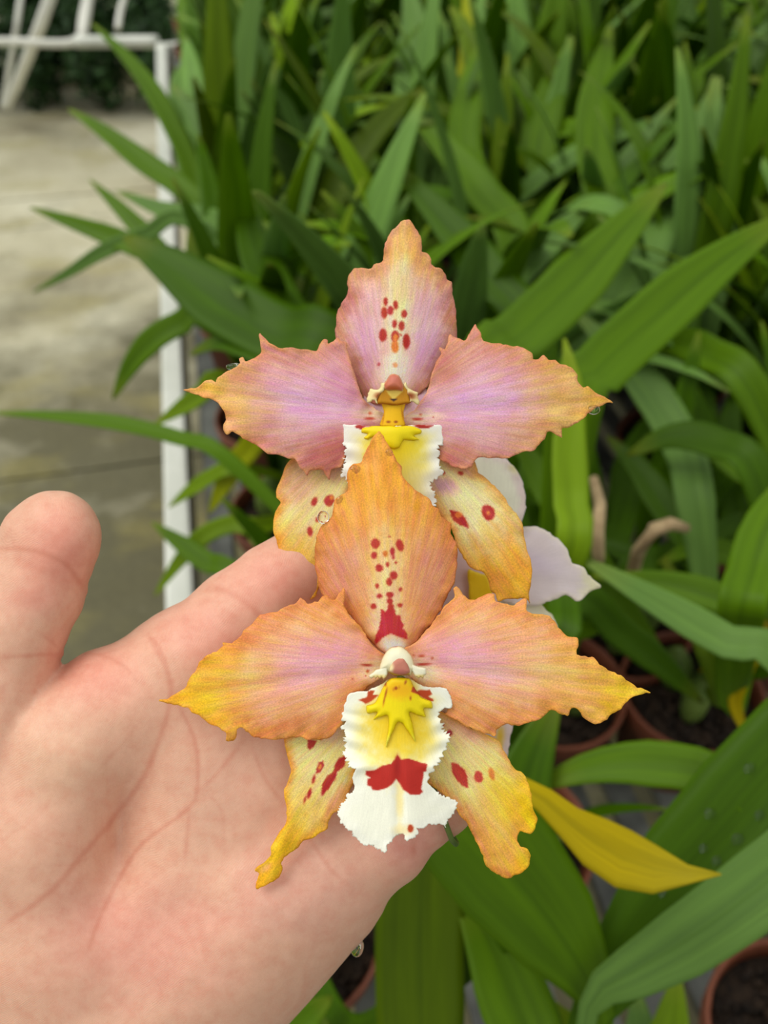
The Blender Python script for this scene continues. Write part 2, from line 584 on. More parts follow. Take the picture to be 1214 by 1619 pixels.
def lathe(name, prof, n=28):
    vs, fs = [], []
    for r, z in prof:
        for k in range(n):
            a = 2 * math.pi * k / n
            vs.append((r * math.cos(a), r * math.sin(a), z))
    for i in range(len(prof) - 1):
        for k in range(n):
            k2 = (k + 1) % n
            fs.append((i * n + k, i * n + k2, (i + 1) * n + k2, (i + 1) * n + k))
    fs.append(tuple(range(n))[::-1])
    fs.append(tuple((len(prof) - 1) * n + k for k in range(n)))
    return mesh_from(name, vs, fs)
pot_me = lathe('pot', [(.041, 0), (.0425, .001), (.053, .078), (.0565, .0785), (.0575, .081), (.0600, .102), (.0598, .1045), (.0585, .105), (.0565, .104), (.0545, .09), (.0525, .079), (.041, .006)])
pot_me.materials.append(M_POT)
soil_bm = bmesh.new()
bmesh.ops.create_circle(soil_bm, cap_ends=True, radius=.0535, segments=28)
for k in range(3):
    bmesh.ops.subdivide_edges(soil_bm, edges=soil_bm.edges[:], cuts=1, use_grid_fill=True)
bmesh.ops.triangulate(soil_bm, faces=soil_bm.faces[:])
for v in soil_bm.verts:
    r = v.co.length
    if r < .05:
        v.co.z += random.uniform(-.003, .004)
for k in range(150):                      # bark chips
    a, r = random.uniform(0, 6.28), .05 * math.sqrt(random.random())
    mt = Matrix.Translation((r * math.cos(a), r * math.sin(a), random.uniform(.001, .005))) @ Matrix.Rotation(random.uniform(0, 6), 4, Vector((random.random(), random.random(), 1)).normalized())
    q = bmesh.ops.create_cube(soil_bm, size=1.0, matrix=mt @ Matrix.Diagonal((random.uniform(.004, .011), random.uniform(.003, .007), .003, 1)))
soil_me = bpy.data.meshes.new('potting_mix')
soil_bm.to_mesh(soil_me)
soil_bm.free()
soil_me.materials.append(M_SOIL)
bulb_me = lathe('pseudobulb', [(.004, 0), (.011, .006), (.0165, .02), (.0165, .034), (.012, .05), (.006, .06), (.003, .064)], 14)
for v in bulb_me.vertices:
    v.co.y *= 0.62
bulb_me.materials.append(M_BULB)
for me_ in (pot_me, soil_me, bulb_me):
    me_.polygons.foreach_set('use_smooth', np.ones(len(me_.polygons), bool))

# library of arching leaves, base at the origin, growing along +Z and bending to +X
LIB = []
for k in range(10):
    L = random.uniform(.30, .44)
    hw = random.uniform(.015, .0235)
    bend = random.uniform(.25, 1.25)
    n = 14
    ang = np.linspace(0.06, 0.06 + bend, n) ** 1.0 * np.linspace(.6, 1.1, n)
    st = np.c_[np.sin(ang), np.zeros(n), np.cos(ang)] * (L / n)
    c = np.cumsum(st, 0)
    t = np.linspace(0, 1, n)
    wd = hw * np.minimum(1, .38 + 1.6 * t) * np.clip((1.02 - t) / .42, 0.03, 1) ** .75
    hint = np.c_[-np.cos(ang), np.zeros(n), np.sin(ang)]
    me_ = leaf_mesh('leaf', c, wd, hint, .3, np.linspace(0, random.uniform(-.5, .5), n), 4)
    me_.materials.append(M_LEAF)
    me_.polygons.foreach_set('use_smooth', np.ones(len(me_.polygons), bool))
    LIB.append((me_, c))

NAMES = ['potted orchid whose brown pot has a narrow yellow leaf hanging over the rim',
         'potted orchid in a brown pot directly behind the right petal tip of the lower bloom',
         'potted orchid with a dry brown stem behind the pale bloom',
         'potted orchid in the brown pot by the white rail, with a yellow streaked leaf',
         'potted orchid with broad upright leaves under the hand and the big yellow leaf',
         'potted orchid in the lower corner with large glossy wet leaves',
         'potted orchid with long blue green strap leaves at the edge of the photo',
         'potted orchid hidden behind the two spotted blooms, carrying upright leaves']
plants = []
def blocked(pts, d):
    px, py, f = proj(pts)
    if (f < 0.33).any():
        return True
    if ((px < 262 + (py > 300) * 20) & (py > -150) & (py < 1000)).any():
        return True
    if ((px > 560) & (py > 780) & (f < 0.75)).any():
        return True
    if ((px > 930) & (py > 640) & (f < 0.7)).any():
        return True
    if (px < 620).any() and ((py > 560) & (px < 620) & (f < 0.7)).any():
        return True
    return False

GR = 'potted orchids massed on the bench'
ORD = 'first second third fourth fifth sixth seventh eighth ninth tenth eleventh twelfth thirteenth fourteenth fifteenth sixteenth seventeenth eighteenth nineteenth twentieth twenty-first twenty-second'.split()
for i, (q, named) in enumerate(spots):
    px, py, d = proj(q)
    if named is True:
        lab, grp = NAMES[i], GR
    else:
        r_, c_ = named
        lab, grp = 'leafy potted orchid, %s from the rail, %s row from the bench end' % (ORD[c_], ORD[row - 1 - r_]), GR
    o = empty('potted_orchid', (q[0], q[1], ZB), lab, 'plant', grp)
    plants.append(o)
    for nm, me_, z in (('pot', pot_me, 0), ('potting_mix', soil_me, .088)):
        c = bpy.data.objects.new(nm, me_)
        COL.objects.link(c)
        c.parent = o
        c.location = (0, 0, z)
        c.rotation_euler = (0, 0, random.uniform(0, 6))
        if nm == 'potting_mix':
            c['kind'] = 'stuff'
    for k in range(3):
        c = bpy.data.objects.new('pseudobulb', bulb_me)
        COL.objects.link(c)
        c.parent = o
        a = k * 2.1 + i
        c.location = (.017 * math.cos(a), .017 * math.sin(a), .087)
        c.rotation_euler = (random.uniform(-.15, .15), random.uniform(-.15, .15), a)
        c.scale = (1, 1, random.uniform(.8, 1.15))
    sparse = (px > 560 and py > 880) or (py > 1100)
    for k in range(7 if sparse else 15):
        me_, cl = LIB[random.randrange(len(LIB))]
        for tries in range(5):
            az = random.uniform(0, 6.283)
            rot = Matrix.Rotation(az, 4, 'Z') @ Matrix.Rotation(random.uniform(-.05, .42), 4, 'Y') @ Matrix.Rotation(random.uniform(-.6, .6), 4, 'Z')
            s = random.uniform(.45, .75) if sparse else random.uniform(.8, 1.12)
            base = np.array([.02 * math.cos(az), .02 * math.sin(az), .09 + random.uniform(0, .05)])
            pts = (np.array(rot.to_3x3()) @ (cl * s).T).T + base + np.array([q[0], q[1], ZB])
            if sparse:
                qx, qy, qf = proj(pts)
                hit = (qf < .44).any() or ((qx > 840) & (qx < 1214) & (qy > 960) & (qy < 1192)).any() or (qx < 300).any()
            else:
                hit = blocked(pts, d)
            if not hit:
                break
        else:
            continue
        c = bpy.data.objects.new('leaf', me_)
        COL.objects.link(c)
        c.parent = o
        c.matrix_local = Matrix.Translation(base) @ rot @ Matrix.Scale(s, 4)
        g = np.array(GREEN['d' if sparse else random.choice('nnnndddggggglo')], float) * random.uniform(.9, 1.2)
        finish_leaf(c, np.clip(g, 0, 255))

# leaves traced one by one: half width px, depth at base and tip, base -> tip, tone, twist
TL = [
 (17, 1.0, 1.12, [(318, 330), (292, 240), (245, 150), (198, 88), (145, 36)], 'n', .2),
 (20, .9, 1.0, [(345, 360), (290, 300), (230, 258), (160, 205), (108, 172)], 'n', .1),
 (24, .95, 1.02, [(400, 285), (360, 240), (320, 190), (272, 135)], 'g', .2),
 (52, .58, .68, [(540, 560), (440, 528), (350, 478), (270, 420), (196, 374)], 'd', .0),
 (17, .78, .86, [(330, 450), (240, 402), (180, 375), (110, 350), (48, 328)], 'n', .3),
 (12, .8, .84, [(300, 350), (230, 370), (165, 396), (110, 430), (52, 462)], 'g', .3),
 (21, .72, .75, [(330, 505), (285, 512), (240, 538), (205, 580), (178, 632)], 'n', .0),
 (14, .58, .66, [(370, 735), (280, 692), (180, 668), (80, 657), (-20, 652)], 'n', .2),
 (16, .82, .9, [(300, 460), (260, 405), (200, 340), (142, 284)], 'n', .3),
 (17, .82, .9, [(360, 372), (320, 340), (260, 332), (185, 302)], 'g', .1),
 (19, .72, .76, [(420, 680), (392, 712), (365, 745), (330, 812)], 'h', .1),
 (13, .74, .78, [(370, 740), (330, 755), (300, 775), (266, 802)], 'l', .1),
 (17, .68, .72, [(370, 905), (330, 890), (290, 862), (240, 826)], 'n', .1),
 (15, .72, .72, [(410, 832), (370, 828), (325, 845), (285, 885), (244, 942)], 'l', .1),
 (15, .7, .72, [(350, 600), (320, 622), (285, 645), (244, 672)], 'l', .1),
 (18, .85, .92, [(520, 335), (535, 315), (552, 285), (572, 246)], 'p', .1),
 (26, .95, 1.05, [(545, 345), (530, 260), (522, 190), (508, 112)], 'g', .1),
 (29, .74, .84, [(815, 395), (765, 308), (710, 238), (646, 178)], 'n', .0),
 (32, .62, .7, [(850, 560), (770, 430), (700, 345), (620, 256)], 'd', .1),
 (27, .72, .8, [(560, 480), (520, 440), (465, 395), (400, 345)], 'n', .0),
 (47, .5, .62, [(760, 590), (820, 535), (890, 468), (970, 380), (1052, 290)], 'n', .0),
 (45, .46, .52, [(908, 640), (942, 590), (1020, 515), (1120, 428), (1250, 335)], 'n', .1, 2),
 (38, .75, .85, [(980, 470), (1040, 340), (1095, 240), (1138, 122)], 'g', .0),
 (30, .8, .88, [(1130, 420), (1124, 310), (1128, 210), (1128, 120)], 'g', .1),
 (17, .85, .9, [(1230, 380), (1190, 260), (1160, 140)], 'l', .1),
 (30, .56, .66, [(1100, 800), (1075, 700), (1010, 595), (905, 490)], 'g', .1),
 (28, .42, .44, [(900, 880), (903, 800), (900, 700), (905, 610), (892, 535)], 'l', .05, 7),
 (23, .5, .56, [(935, 880), (880, 800), (840, 730), (800, 660)], 'n', .1, 2),
 (36, .42, .46, [(1172, 965), (1186, 910), (1212, 830), (1275, 720)], 'n', .1, 6),
 (28, .38, .42, [(1260, 1075), (1150, 1015), (1050, 958), (915, 880)], 'g', .0),
 (25, .45, .5, [(1260, 1000), (1150, 950), (1050, 922), (935, 910)], 'n', .1),
 (26, .46, .52, [(900, 950), (980, 1000), (1045, 1050), (1112, 1112)], 'd', .1),
 (14, .46, .5, [(1214, 990), (1180, 1050), (1162, 1110), (1186, 1176)], 'y', .1),
 (26, .38, .42, [(880, 1010), (890, 960), (888, 910), (878, 868)], 'd', .0, 7),
 (36, .34, .38, [(1230, 1300), (1130, 1228), (1040, 1208), (940, 1212), (830, 1248)], 'n', .0),
 ([8, 10, 12, 14, 26, 40, 45, 36, 14, 1], .30, .27, [(640, 1320), (710, 1270), (780, 1238), (835, 1246), (880, 1284), (930, 1324), (985, 1358), (1040, 1376), (1100, 1383), (1140, 1382)], 'y', .0, 4),
 ([10, 14, 30, 76, 96, 90, 60, 4], .34, .31, [(960, 1780), (955, 1660), (935, 1562), (880, 1470), (800, 1370), (720, 1280), (660, 1200), (600, 1130)], 'n', .0),
 ([10, 16, 34, 70, 98, 108, 98, 4], .34, .33, [(905, 1780), (912, 1660), (950, 1572), (1018, 1480), (1104, 1392), (1192, 1300), (1310, 1160), (1430, 1020)], 'd', .0),
 ([8, 11, 16, 36, 48, 54, 50, 3], .33, .29, [(915, 1780), (920, 1670), (938, 1578), (1010, 1532), (1092, 1482), (1210, 1396), (1320, 1300), (1440, 1190)], 'g', .0),
 ([30, 62, 70, 70, 62, 20], .36, .38, [(668, 1800), (666, 1680), (664, 1580), (663, 1470), (668, 1340), (676, 1230)], 'o', .0),
 (58, .33, .38, [(900, 1760), (830, 1620), (780, 1500), (720, 1380)], 'n', .0),
 (34, .36, .38, [(940, 1720), (900, 1640), (850, 1572)], 'l', .1),
 (34, .42, .44, [(1050, 1760), (1062, 1620), (1072, 1540)], 'l', .1),
 (24, .43, .46, [(1015, 1720), (1012, 1620), (1004, 1555)], 'g', .1),
 (48, .36, .38, [(800, 1430), (812, 1310), (838, 1205), (884, 1095)], 'd', .1),
 (30, .42, .44, [(430, 1720), (470, 1630), (525, 1575)], 'n', .1),
 (34, .62, .72, [(480, 560), (440, 470), (400, 380), (390, 290)], 'd', .2),
 (30, .66, .74, [(420, 560), (360, 480), (318, 420), (300, 360)], 'o', .2),
 (26, .58, .64, [(480, 620), (420, 560), (350, 540), (300, 560)], 'd', .2),
 (28, .6, .7, [(1190, 620), (1120, 560), (1060, 540), (990, 560)], 'n', .2),
 (28, .52, .58, [(1200, 760), (1130, 700), (1060, 690), (990, 720)], 'd', .1),
 (30, .9, 1.0, [(850, 330), (850, 240), (870, 150), (905, 60)], 'n', .2),
 (26, .8, .9, [(760, 330), (735, 240), (740, 150), (760, 60)], 'n', .2),
 (30, .8, .92, [(960, 330), (940, 230), (945, 140), (965, 40)], 'n', .1),
 (26, 1.0, 1.1, [(640, 200), (650, 120), (655, 40), (640, -40)], 'g', .1),
 (12, .95, 1.0, [(735, 160), (738, 90), (738, 20), (736, -40)], 'h', .1),
 (26, .66, .74, [(960, 880), (985, 800), (1000, 720), (1040, 640)], 'd', .1),
 (26, .62, .7, [(1180, 880), (1160, 790), (1150, 700), (1165, 600)], 'd', .1),
 (24, .6, .66, [(1100, 880), (1050, 800), (1010, 740), (960, 690)], 'd', .1),
 (24, .58, .64, [(1240, 800), (1170, 740), (1120, 700), (1050, 660)], 'n', .1),
 (22, .6, .64, [(1000, 900), (1060, 880), (1120, 850), (1200, 800)], 'd', .1),
 (24, .56, .6, [(870, 860), (850, 800), (838, 740), (830, 690)], 'd', .1),
 (22, .62, .66, [(1080, 930), (1040, 900), (980, 870), (930, 850)], 'd', .1),
 (20, .55, .6, [(1120, 1030), (1100, 980), (1070, 930), (1050, 880)], 'o', .1),
 (20, .6, .6, [(1240, 900), (1170, 880), (1100, 868), (1040, 890)], 'n', .1),
 (24, .75, .8, [(1230, 720), (1184, 620), (1190, 540), (1214, 460)], 'n', .1),
 (24, .7, .8, [(1100, 620), (1080, 540), (1090, 460), (1120, 380)], 'd', .1),
 (26, .7, .75, [(790, 480), (830, 420), (880, 370), (940, 318)], 'g', .1),
]
crowns = np.array([[o.location[0], o.location[1], ZB + .125] for o in plants])
TRACED = []
for hw, d0, d1, pts, tone, tw, *kk in TL:
    kk = kk[0] if kk else None
    n0 = len(pts)
    p3 = [P(px, py, d0 + (d1 - d0) * i / (n0 - 1)) for i, (px, py) in enumerate(pts)]
    back = p3[0] - p3[1]
    back /= np.linalg.norm(back)
    goal = p3[0] + back * .08 + np.array([0, 0, -.06])
    k = int(np.argmin(np.linalg.norm(crowns - goal, axis=1))) if kk is None else kk
    cr = crowns[k]
    gap = np.linalg.norm(p3[0] - cr)
    midp = p3[0] * .45 + cr * .55 + back * gap * .28
    full = [cr, midp] + p3
    c = catmull(full, 40)
    # arc position where the traced stretch begins
    Ls = np.r_[0, np.cumsum(np.linalg.norm(np.diff(c, axis=0), axis=1))]
    i0 = int(np.argmin(np.linalg.norm(c - p3[0], axis=1)))
    f = (c - CAM) @ FWD
    s = np.clip((Ls - Ls[i0]) / (Ls[-1] - Ls[i0]), -1, 1)
    prof = np.where(s >= 0, np.clip((1.015 - s) / .5, .02, 1) ** .72, .28 + .72 * np.clip(Ls / Ls[max(i0, 1)], 0, 1) ** 2)
    if isinstance(hw, (list, tuple)):
        ps = [float(Ls[int(np.argmin(np.linalg.norm(c - q, axis=1)))]) for q in p3]
        wid = np.interp(Ls, [0.0] + ps, [8.0] + list(hw)) * f / FPX
    else:
        wid = hw * f / FPX * prof
    view = CAM - c
    view /= np.linalg.norm(view, axis=1)[:, None]
    o = plants[k]
    me_ = leaf_mesh('leaf', c, wid, view * .75 + np.array([0, 0, .5]), .2, tw * random.choice((-1, 1)), 8, np.array(o.location))
    lf = link_mesh('leaf', me_, M_LEAF, o)
    finish_leaf(lf, GREEN[tone], .0008)
    TRACED.append((lf, o))
    if tone == 'y':
        lf['label'] = 'yellow ageing leaf'
# dry brown stubs
for pts, r, k in (([(945, 880, .5), (950, 810, .49), (938, 755, .5)], .004, 2), ([(1010, 870, .55), (1050, 830, .54), (1085, 835, .55)], .005, 2)):
    o = plants[k]
    s = tube('dry_stem', [np.array(o.location) + np.array([0, 0, .1])] + [P(*p) for p in pts], [r * .8] + [r, r, r * .7], M_DRY, o, 16, 8, np.array(o.location))
    s['label'] = 'dry tan stem'

# ------------------------------------------------------------------ petals
CAMV = -FWD
def densify(out, step):
    p = np.asarray(out, float)
    res = []
    for a, b in zip(p, np.roll(p, -1, 0)):
        n = max(1, int(round(np.linalg.norm(b - a) / step)))
        for i in range(n):
            res.append(a + (b - a) * i / n)
    return np.array(res)

def rounded(out, step):
    """closed Catmull-Rom through the outline, lightly eased so spikes stay sharp"""
    p = np.asarray(out, float)
    n = len(p)
    res = []
    for i in range(n):
        a, b, c, d = p[i - 1], p[i], p[(i + 1) % n], p[(i + 2) % n]
        k = max(1, int(round(np.linalg.norm(c - b) / step)))
        for j in range(k):
            t = j / k
            m1, m2 = (c - a) * .35, (d - b) * .35
            L = np.linalg.norm(c - b)
            m1 *= min(1, L / (np.linalg.norm(m1) + 1e-9))
            m2 *= min(1, L / (np.linalg.norm(m2) + 1e-9))
            h = 2 * t ** 3 - 3 * t * t + 1
            res.append(h * b + (t ** 3 - 2 * t * t + t) * m1 + (1 - h) * c + (t ** 3 - t * t) * m2)
    return np.array(res)

pcount = [0]
def plate(name, parent, outline, axis, zf, base, layers, mat, step=2.6, rough=1.0, fringe=0.0, thick=2.2,
          ruffle=4.0, inflate=None, origin=None):
    """One petal: outline in photo pixels, relief zf(t, s, edge, x, y) in the same unit, pigment layers."""
    pcount[0] += 1
    sd = pcount[0] * 7.3
    e = rounded(outline, step)
    nx = np.roll(e, -1, 0) - np.roll(e, 1, 0)
    nx /= np.linalg.norm(nx, axis=1)[:, None] + 1e-9
    nrm = np.c_[nx[:, 1], -nx[:, 0]]
    arc = np.r_[0, np.cumsum(np.linalg.norm(np.diff(e, axis=0), axis=1))]
    jag = rough * ((vnoise(arc / 5.5, np.full(len(arc), sd)) - .5) * 2.4 + (vnoise(arc / 14, np.full(len(arc), sd + 3)) - .5) * 2)
    if callable(fringe):
        fr_ = fringe(e[:, 0], e[:, 1])
        jag = jag + fr_ * (rng.random(len(e)) - .5) * (np.arange(len(e)) % 2 * 2 - 1.0)
    e = e + nrm * jag[:, None]
    x0, y0 = e.min(0)
    x1, y1 = e.max(0)
    gy = np.arange(y0, y1, step * .87)
    gx = np.arange(x0, x1, step)
    X, Y = np.meshgrid(gx, gy)
    X = X + (np.arange(len(gy)) % 2 * step * .5)[:, None]
    X, Y = X.ravel(), Y.ravel()
    ok = inside(X, Y, e)
    X, Y = X[ok], Y[ok]
    dd = seg_dist(X, Y, e)
    ok = dd > step * .55
    X, Y = X[ok], Y[ok]
    allp = np.vstack([e, np.c_[X, Y]])
    ne = len(e)
    vs, es, fs, ov, oe, of = delaunay_2d_cdt([Vector(p) for p in allp], [(i, (i + 1) % ne) for i in range(ne)], [], 1, 1e-4)
    V = np.array([(v[0], v[1]) for v in vs])
    x, y = V[:, 0], V[:, 1]
    ed = seg_dist(x, y, e)
    a, b = np.array(axis[0], float), np.array(axis[1], float)
    ax = b - a
    L = np.linalg.norm(ax)
    ax /= L
    t = ((x - a[0]) * ax[0] + (y - a[1]) * ax[1]) / L
    s = (x - a[0]) * -ax[1] + (y - a[1]) * ax[0]
    w = zf(t, s, ed, x, y)
    ruffle = ruffle * .62
    w = w + ruffle * np.exp(-ed / 16.0) * (vnoise(x / 17 + sd, y / 17) - .5) * 2.6 + ruffle * .35 * (vnoise(x / 34 + sd, y / 34 + 9) - .5)
    if inflate:
        q = np.clip(ed / inflate[1], 0, 1)
        w = w + inflate[0] * np.sqrt(np.clip(1 - (1 - q) ** 2, 0, 1))
    pos = PW(x, y, w)
    # pigment
    c = np.tile(np.array(base, float), (len(x), 1))
    wob = (vnoise(x / 9 + sd, y / 9) - .5) + .6 * (vnoise(x / 3.2, y / 3.2 + sd) - .5)
    for ly in layers:
        k = ly[0]
        if k == 'edge':            # colour, width, strength
            f = (1 - sstep(0, ly[2], ed + wob * ly[2] * .35)) * ly[3]
            cc = ly[1]
        elif k == 'blob':          # colour, x, y, rx, ry, angle, strength
            _, cc, cx, cy, rx, ry, an, st = ly
            an = math.radians(an)
            u = (x - cx) * math.cos(an) + (y - cy) * math.sin(an)
            v = -(x - cx) * math.sin(an) + (y - cy) * math.cos(an)
            f = (1 - sstep(.12, 1.18, np.sqrt((u / rx) ** 2 + (v / ry) ** 2) + wob * .22)) * st
        elif k == 'spot':          # colour, x, y, rx, ry, angle
            _, cc, cx, cy, rx, ry, an = ly
            an = math.radians(an)
            u = (x - cx) * math.cos(an) + (y - cy) * math.sin(an)
            v = -(x - cx) * math.sin(an) + (y - cy) * math.cos(an)
            r = np.sqrt((u / rx) ** 2 + (v / ry) ** 2)
            sl = 1.4 / min(rx, ry)
            f = 1 - sstep(1 - sl, 1 + sl * .8, r + wob * .2)
        elif k == 'poly':          # colour, polygon
            cc = ly[1]
            pl = ly[2]
            dp = seg_dist(x, y, pl) * np.where(inside(x, y, pl), -1, 1)
            f = 1 - sstep(-1.1, 1.1, dp + wob * 1.2)
        elif k == 'tip':           # colour, t0, t1, strength
            f = sstep(ly[2], ly[3], t + wob * .06) * ly[4]
            cc = ly[1]
        c = c * (1 - f[:, None]) + np.array(cc, float) * f[:, None]
    me = bpy.data.meshes.new(name)
    o0 = np.array(parent.matrix_basis.translation) if parent is not None else np.zeros(3)
    if origin is not None:
        o0 = np.asarray(origin)
    me.from_pydata([tuple(p) for p in pos - o0], [], [tuple(f) for f in fs])
    # face the lens
    me.update()
    nz = np.array([p.normal for p in me.polygons[:50]]) @ CAMV
    if nz.mean() < 0:
        me.flip_normals()
    bx, by = x - (a[0] - ax[0] * 40), y - (a[1] - ax[1] * 40)
    th = np.arctan2(bx * -ax[1] + by * ax[0], bx * ax[0] + by * ax[1])
    rr_ = np.hypot(bx, by)
    if mat is M_PETAL:            # fibres: streaks of paler, pinker and yellower tissue
        s1 = vnoise(th * 46 + sd, rr_ / 46) - .5
        s2 = vnoise(th * 90, rr_ / 20 + sd) - .5
        s3 = vnoise(x / 26 + sd, y / 26) - .5
        c = c + np.c_[10 * s1 + 6 * s3, 22 * s1 + 16 * s2 + 14 * s3, 20 * s1 - 26 * s2 + 16 * s3]
    set_attr(me, 'Col', 'FLOAT_COLOR', np.c_[np.minimum(lin(np.clip(c, 0, 255)) * (1.17 if mat is M_PETAL else 1.06), .94), np.ones(len(x))])
    set_attr(me, 'fib', 'FLOAT_VECTOR', np.c_[th * 1.6 + sd, np.hypot(bx, by) / 90, np.zeros(len(x))])
    o = link_mesh(name, me, mat, parent)
    md = o.modifiers.new('thickness', 'SOLIDIFY')
    md.thickness = thick * U0
    md.offset = -1
    return o

def petal_z(w0, w1, w2, curve=0.0, keel=0.0, lat=0.0):
    """relief along the axis through w0, w1 (middle), w2 (tip); sides fall back by curve; keel raises the midline"""
    def f(t, s, ed, x, y):
        tt = np.clip(t, -.2, 1.2)
        a = w0 * (1 - tt) * (1 - 2 * tt) + w1 * 4 * tt * (1 - tt) + w2 * tt * (2 * tt - 1)
        return a - curve * (s / 100) ** 2 * 10 + keel * np.exp(-(s / 14) ** 2) + lat * s / 100
    return f

RED, ORG = (184, 52, 42), (226, 128, 50)
MAUVE, ROSE, DUSK = (214, 156, 184), (204, 136, 116), (192, 116, 96)
CREAM, YEL, GOLD = (242, 228, 178), (236, 186, 92), (244, 182, 44)

FU = PW([622], [665], [-10])[0]
FL = PW([630], [1080], [95])[0]
up = empty('orchid_flower', FU, 'upper spotted orchid bloom with mauve rose petals, partly behind the lower bloom', 'flower', 'blooms on the spike')
lo = empty('orchid_flower', FL, 'lower spotted orchid bloom with orange gold petals and white fishtail lip', 'flower', 'blooms on the spike')

def spots_of(x0, y0, s, lst):
    out = []
    for q in lst:
        cx, cy, rx, ry = q[:4]
        col = q[4] if len(q) > 4 else RED
        an = q[5] if len(q) > 5 else 0
        out.append(('spot', col, x0 + cx / s, y0 + cy / s, rx / s, ry / s, an))
    return out

# ---- upper dorsal sepal
o_ = Z(500, 330, 4.856, [(685,82),(720,90),(745,120),(768,160),(795,205),(812,250),(812,300),(808,330),(840,340),(868,360),(882,395),(884,430),(915,450),(950,458),(985,490),(1000,540),(1035,560),(1042,610),(1050,680),(1068,750),(1075,820),(1076,900),(1080,990),(1050,1100),(980,1220),(880,1340),(780,1440),(700,1500),(600,1520),(450,1500),(360,1450),(330,1380),(280,1250),(245,1150),(200,1080),(150,1000),(143,950),(148,880),(150,820),(175,760),(210,700),(235,650),(245,610),(240,570),(252,510),(290,462),(330,460),(370,462),(425,460),(440,430),(500,400),(518,365),(518,320),(530,280),(552,220),(578,165),(610,145),(650,100)])
sp = spots_of(500, 330, 4.856, [(532,715,18,32),(522,800,24,48),(608,738,20,35),(570,780,24,38),(675,808,24,32),(600,885,20,32),(655,900,24,38),(512,970,32,52),(605,980,32,44),(605,1060,28,50,ORG),(608,990,20,30,ORG),(690,1020,30,60),(650,970,9,10),(480,1195,14,17,(196,80,90)),(605,1200,20,20,(232,160,110))])
plate('dorsal_sepal', up, o_, ((622, 640), (640, 350)), petal_z(-14, -2, -2, 3.5, 2), (226, 176, 168),
      [('blob', (216, 164, 186), 570, 560, 46, 100, 12, .9), ('blob', (216, 164, 190), 676, 565, 46, 105, -12, .9),
       ('edge', (198, 128, 106), 34, 1.0), ('tip', (234, 182, 100), .58, .84, .95), ('edge', (204, 134, 106), 14, .55),
       ('blob', (240, 222, 178), 628, 500, 36, 110, 0, 1.0), ('blob', (240, 222, 160), 632, 460, 26, 60, 0, .8),
       ('blob', (246, 236, 214), 624, 590, 34, 50, 0, .8)] + sp, M_PETAL)
# ---- upper petals
o_ = Z(280, 500, 3.794, [(40,444),(110,430),(160,395),(205,383),(230,400),(240,370),(280,340),(320,320),(360,295),(378,280),(372,255),(392,248),(412,270),(445,255),(500,220),(498,170),(488,110),(497,98),(520,125),(560,160),(620,195),(665,186),(720,195),(780,200),(835,205),(850,175),(880,140),(900,145),(905,165),(940,150),(950,125),(972,130),(980,150),(1018,155),(1022,190),(1040,260),(1065,340),(1100,450),(1130,510),(1190,560),(1260,600),(1260,680),(1190,690),(1060,760),(1010,840),(985,900),(930,920),(918,960),(912,982),(890,950),(865,925),(830,920),(800,930),(780,958),(760,930),(730,900),(705,855),(660,850),(610,830),(545,830),(520,805),(480,780),(440,760),(400,735),(365,710),(330,690),(300,708),(275,680),(275,650),(295,620),(285,580),(265,540),(230,510),(200,495),(140,475),(80,460)])
plate('petal', up, o_, ((612, 655), (300, 618)), petal_z(6, 16, 2, 1.0, -3), (216, 158, 156),
      [('edge', (204, 132, 112), 46, .85), ('blob', (222, 164, 186), 500, 636, 125, 58, 6, 1.0), ('blob', (216, 166, 196), 480, 640, 80, 34, 6, .6),
       ('blob', (206, 140, 170), 540, 600, 60, 40, 40, .55), ('blob', (222, 176, 130), 400, 650, 60, 50, 0, .7), ('blob', (192, 108, 100), 520, 715, 60, 40, -20, .75),
       ('tip', (230, 178, 92), .6, .86, .9), ('blob', (240, 176, 66), 325, 615, 34, 16, 10, .8), ('edge', (222, 150, 88), 7, .5),
       ('blob', (240, 214, 180), 596, 656, 46, 16, 6, .85)]
      + spots_of(280, 500, 3.794, [(1157, 582, 12, 9, (214, 108, 60)), (1155, 615, 34, 9, (190, 64, 44))]), M_PETAL, ruffle=6)
o_ = Z(640, 500, 3.571, [(1178,485),(1120,455),(1090,440),(1060,415),(1035,395),(1008,402),(980,370),(975,330),(945,300),(910,275),(870,265),(850,245),(810,245),(780,222),(750,240),(722,242),(720,210),(690,195),(655,175),(600,165),(550,155),(520,150),(480,148),(445,138),(425,95),(398,45),(380,75),(340,135),(300,125),(255,100),(245,105),(240,150),(225,190),(195,178),(205,210),(180,250),(150,330),(135,400),(100,460),(60,520),(0,560),(-60,580),(-60,640),(0,660),(100,690),(190,740),(185,800),(240,830),(290,850),(340,862),(375,850),(400,815),(430,795),(470,798),(520,800),(590,800),(630,780),(680,765),(710,765),(750,735),(790,690),(805,655),(840,660),(890,692),(885,655),(890,630),(930,622),(970,605),(1010,575),(1030,550),(1060,530),(1100,510),(1130,495)])
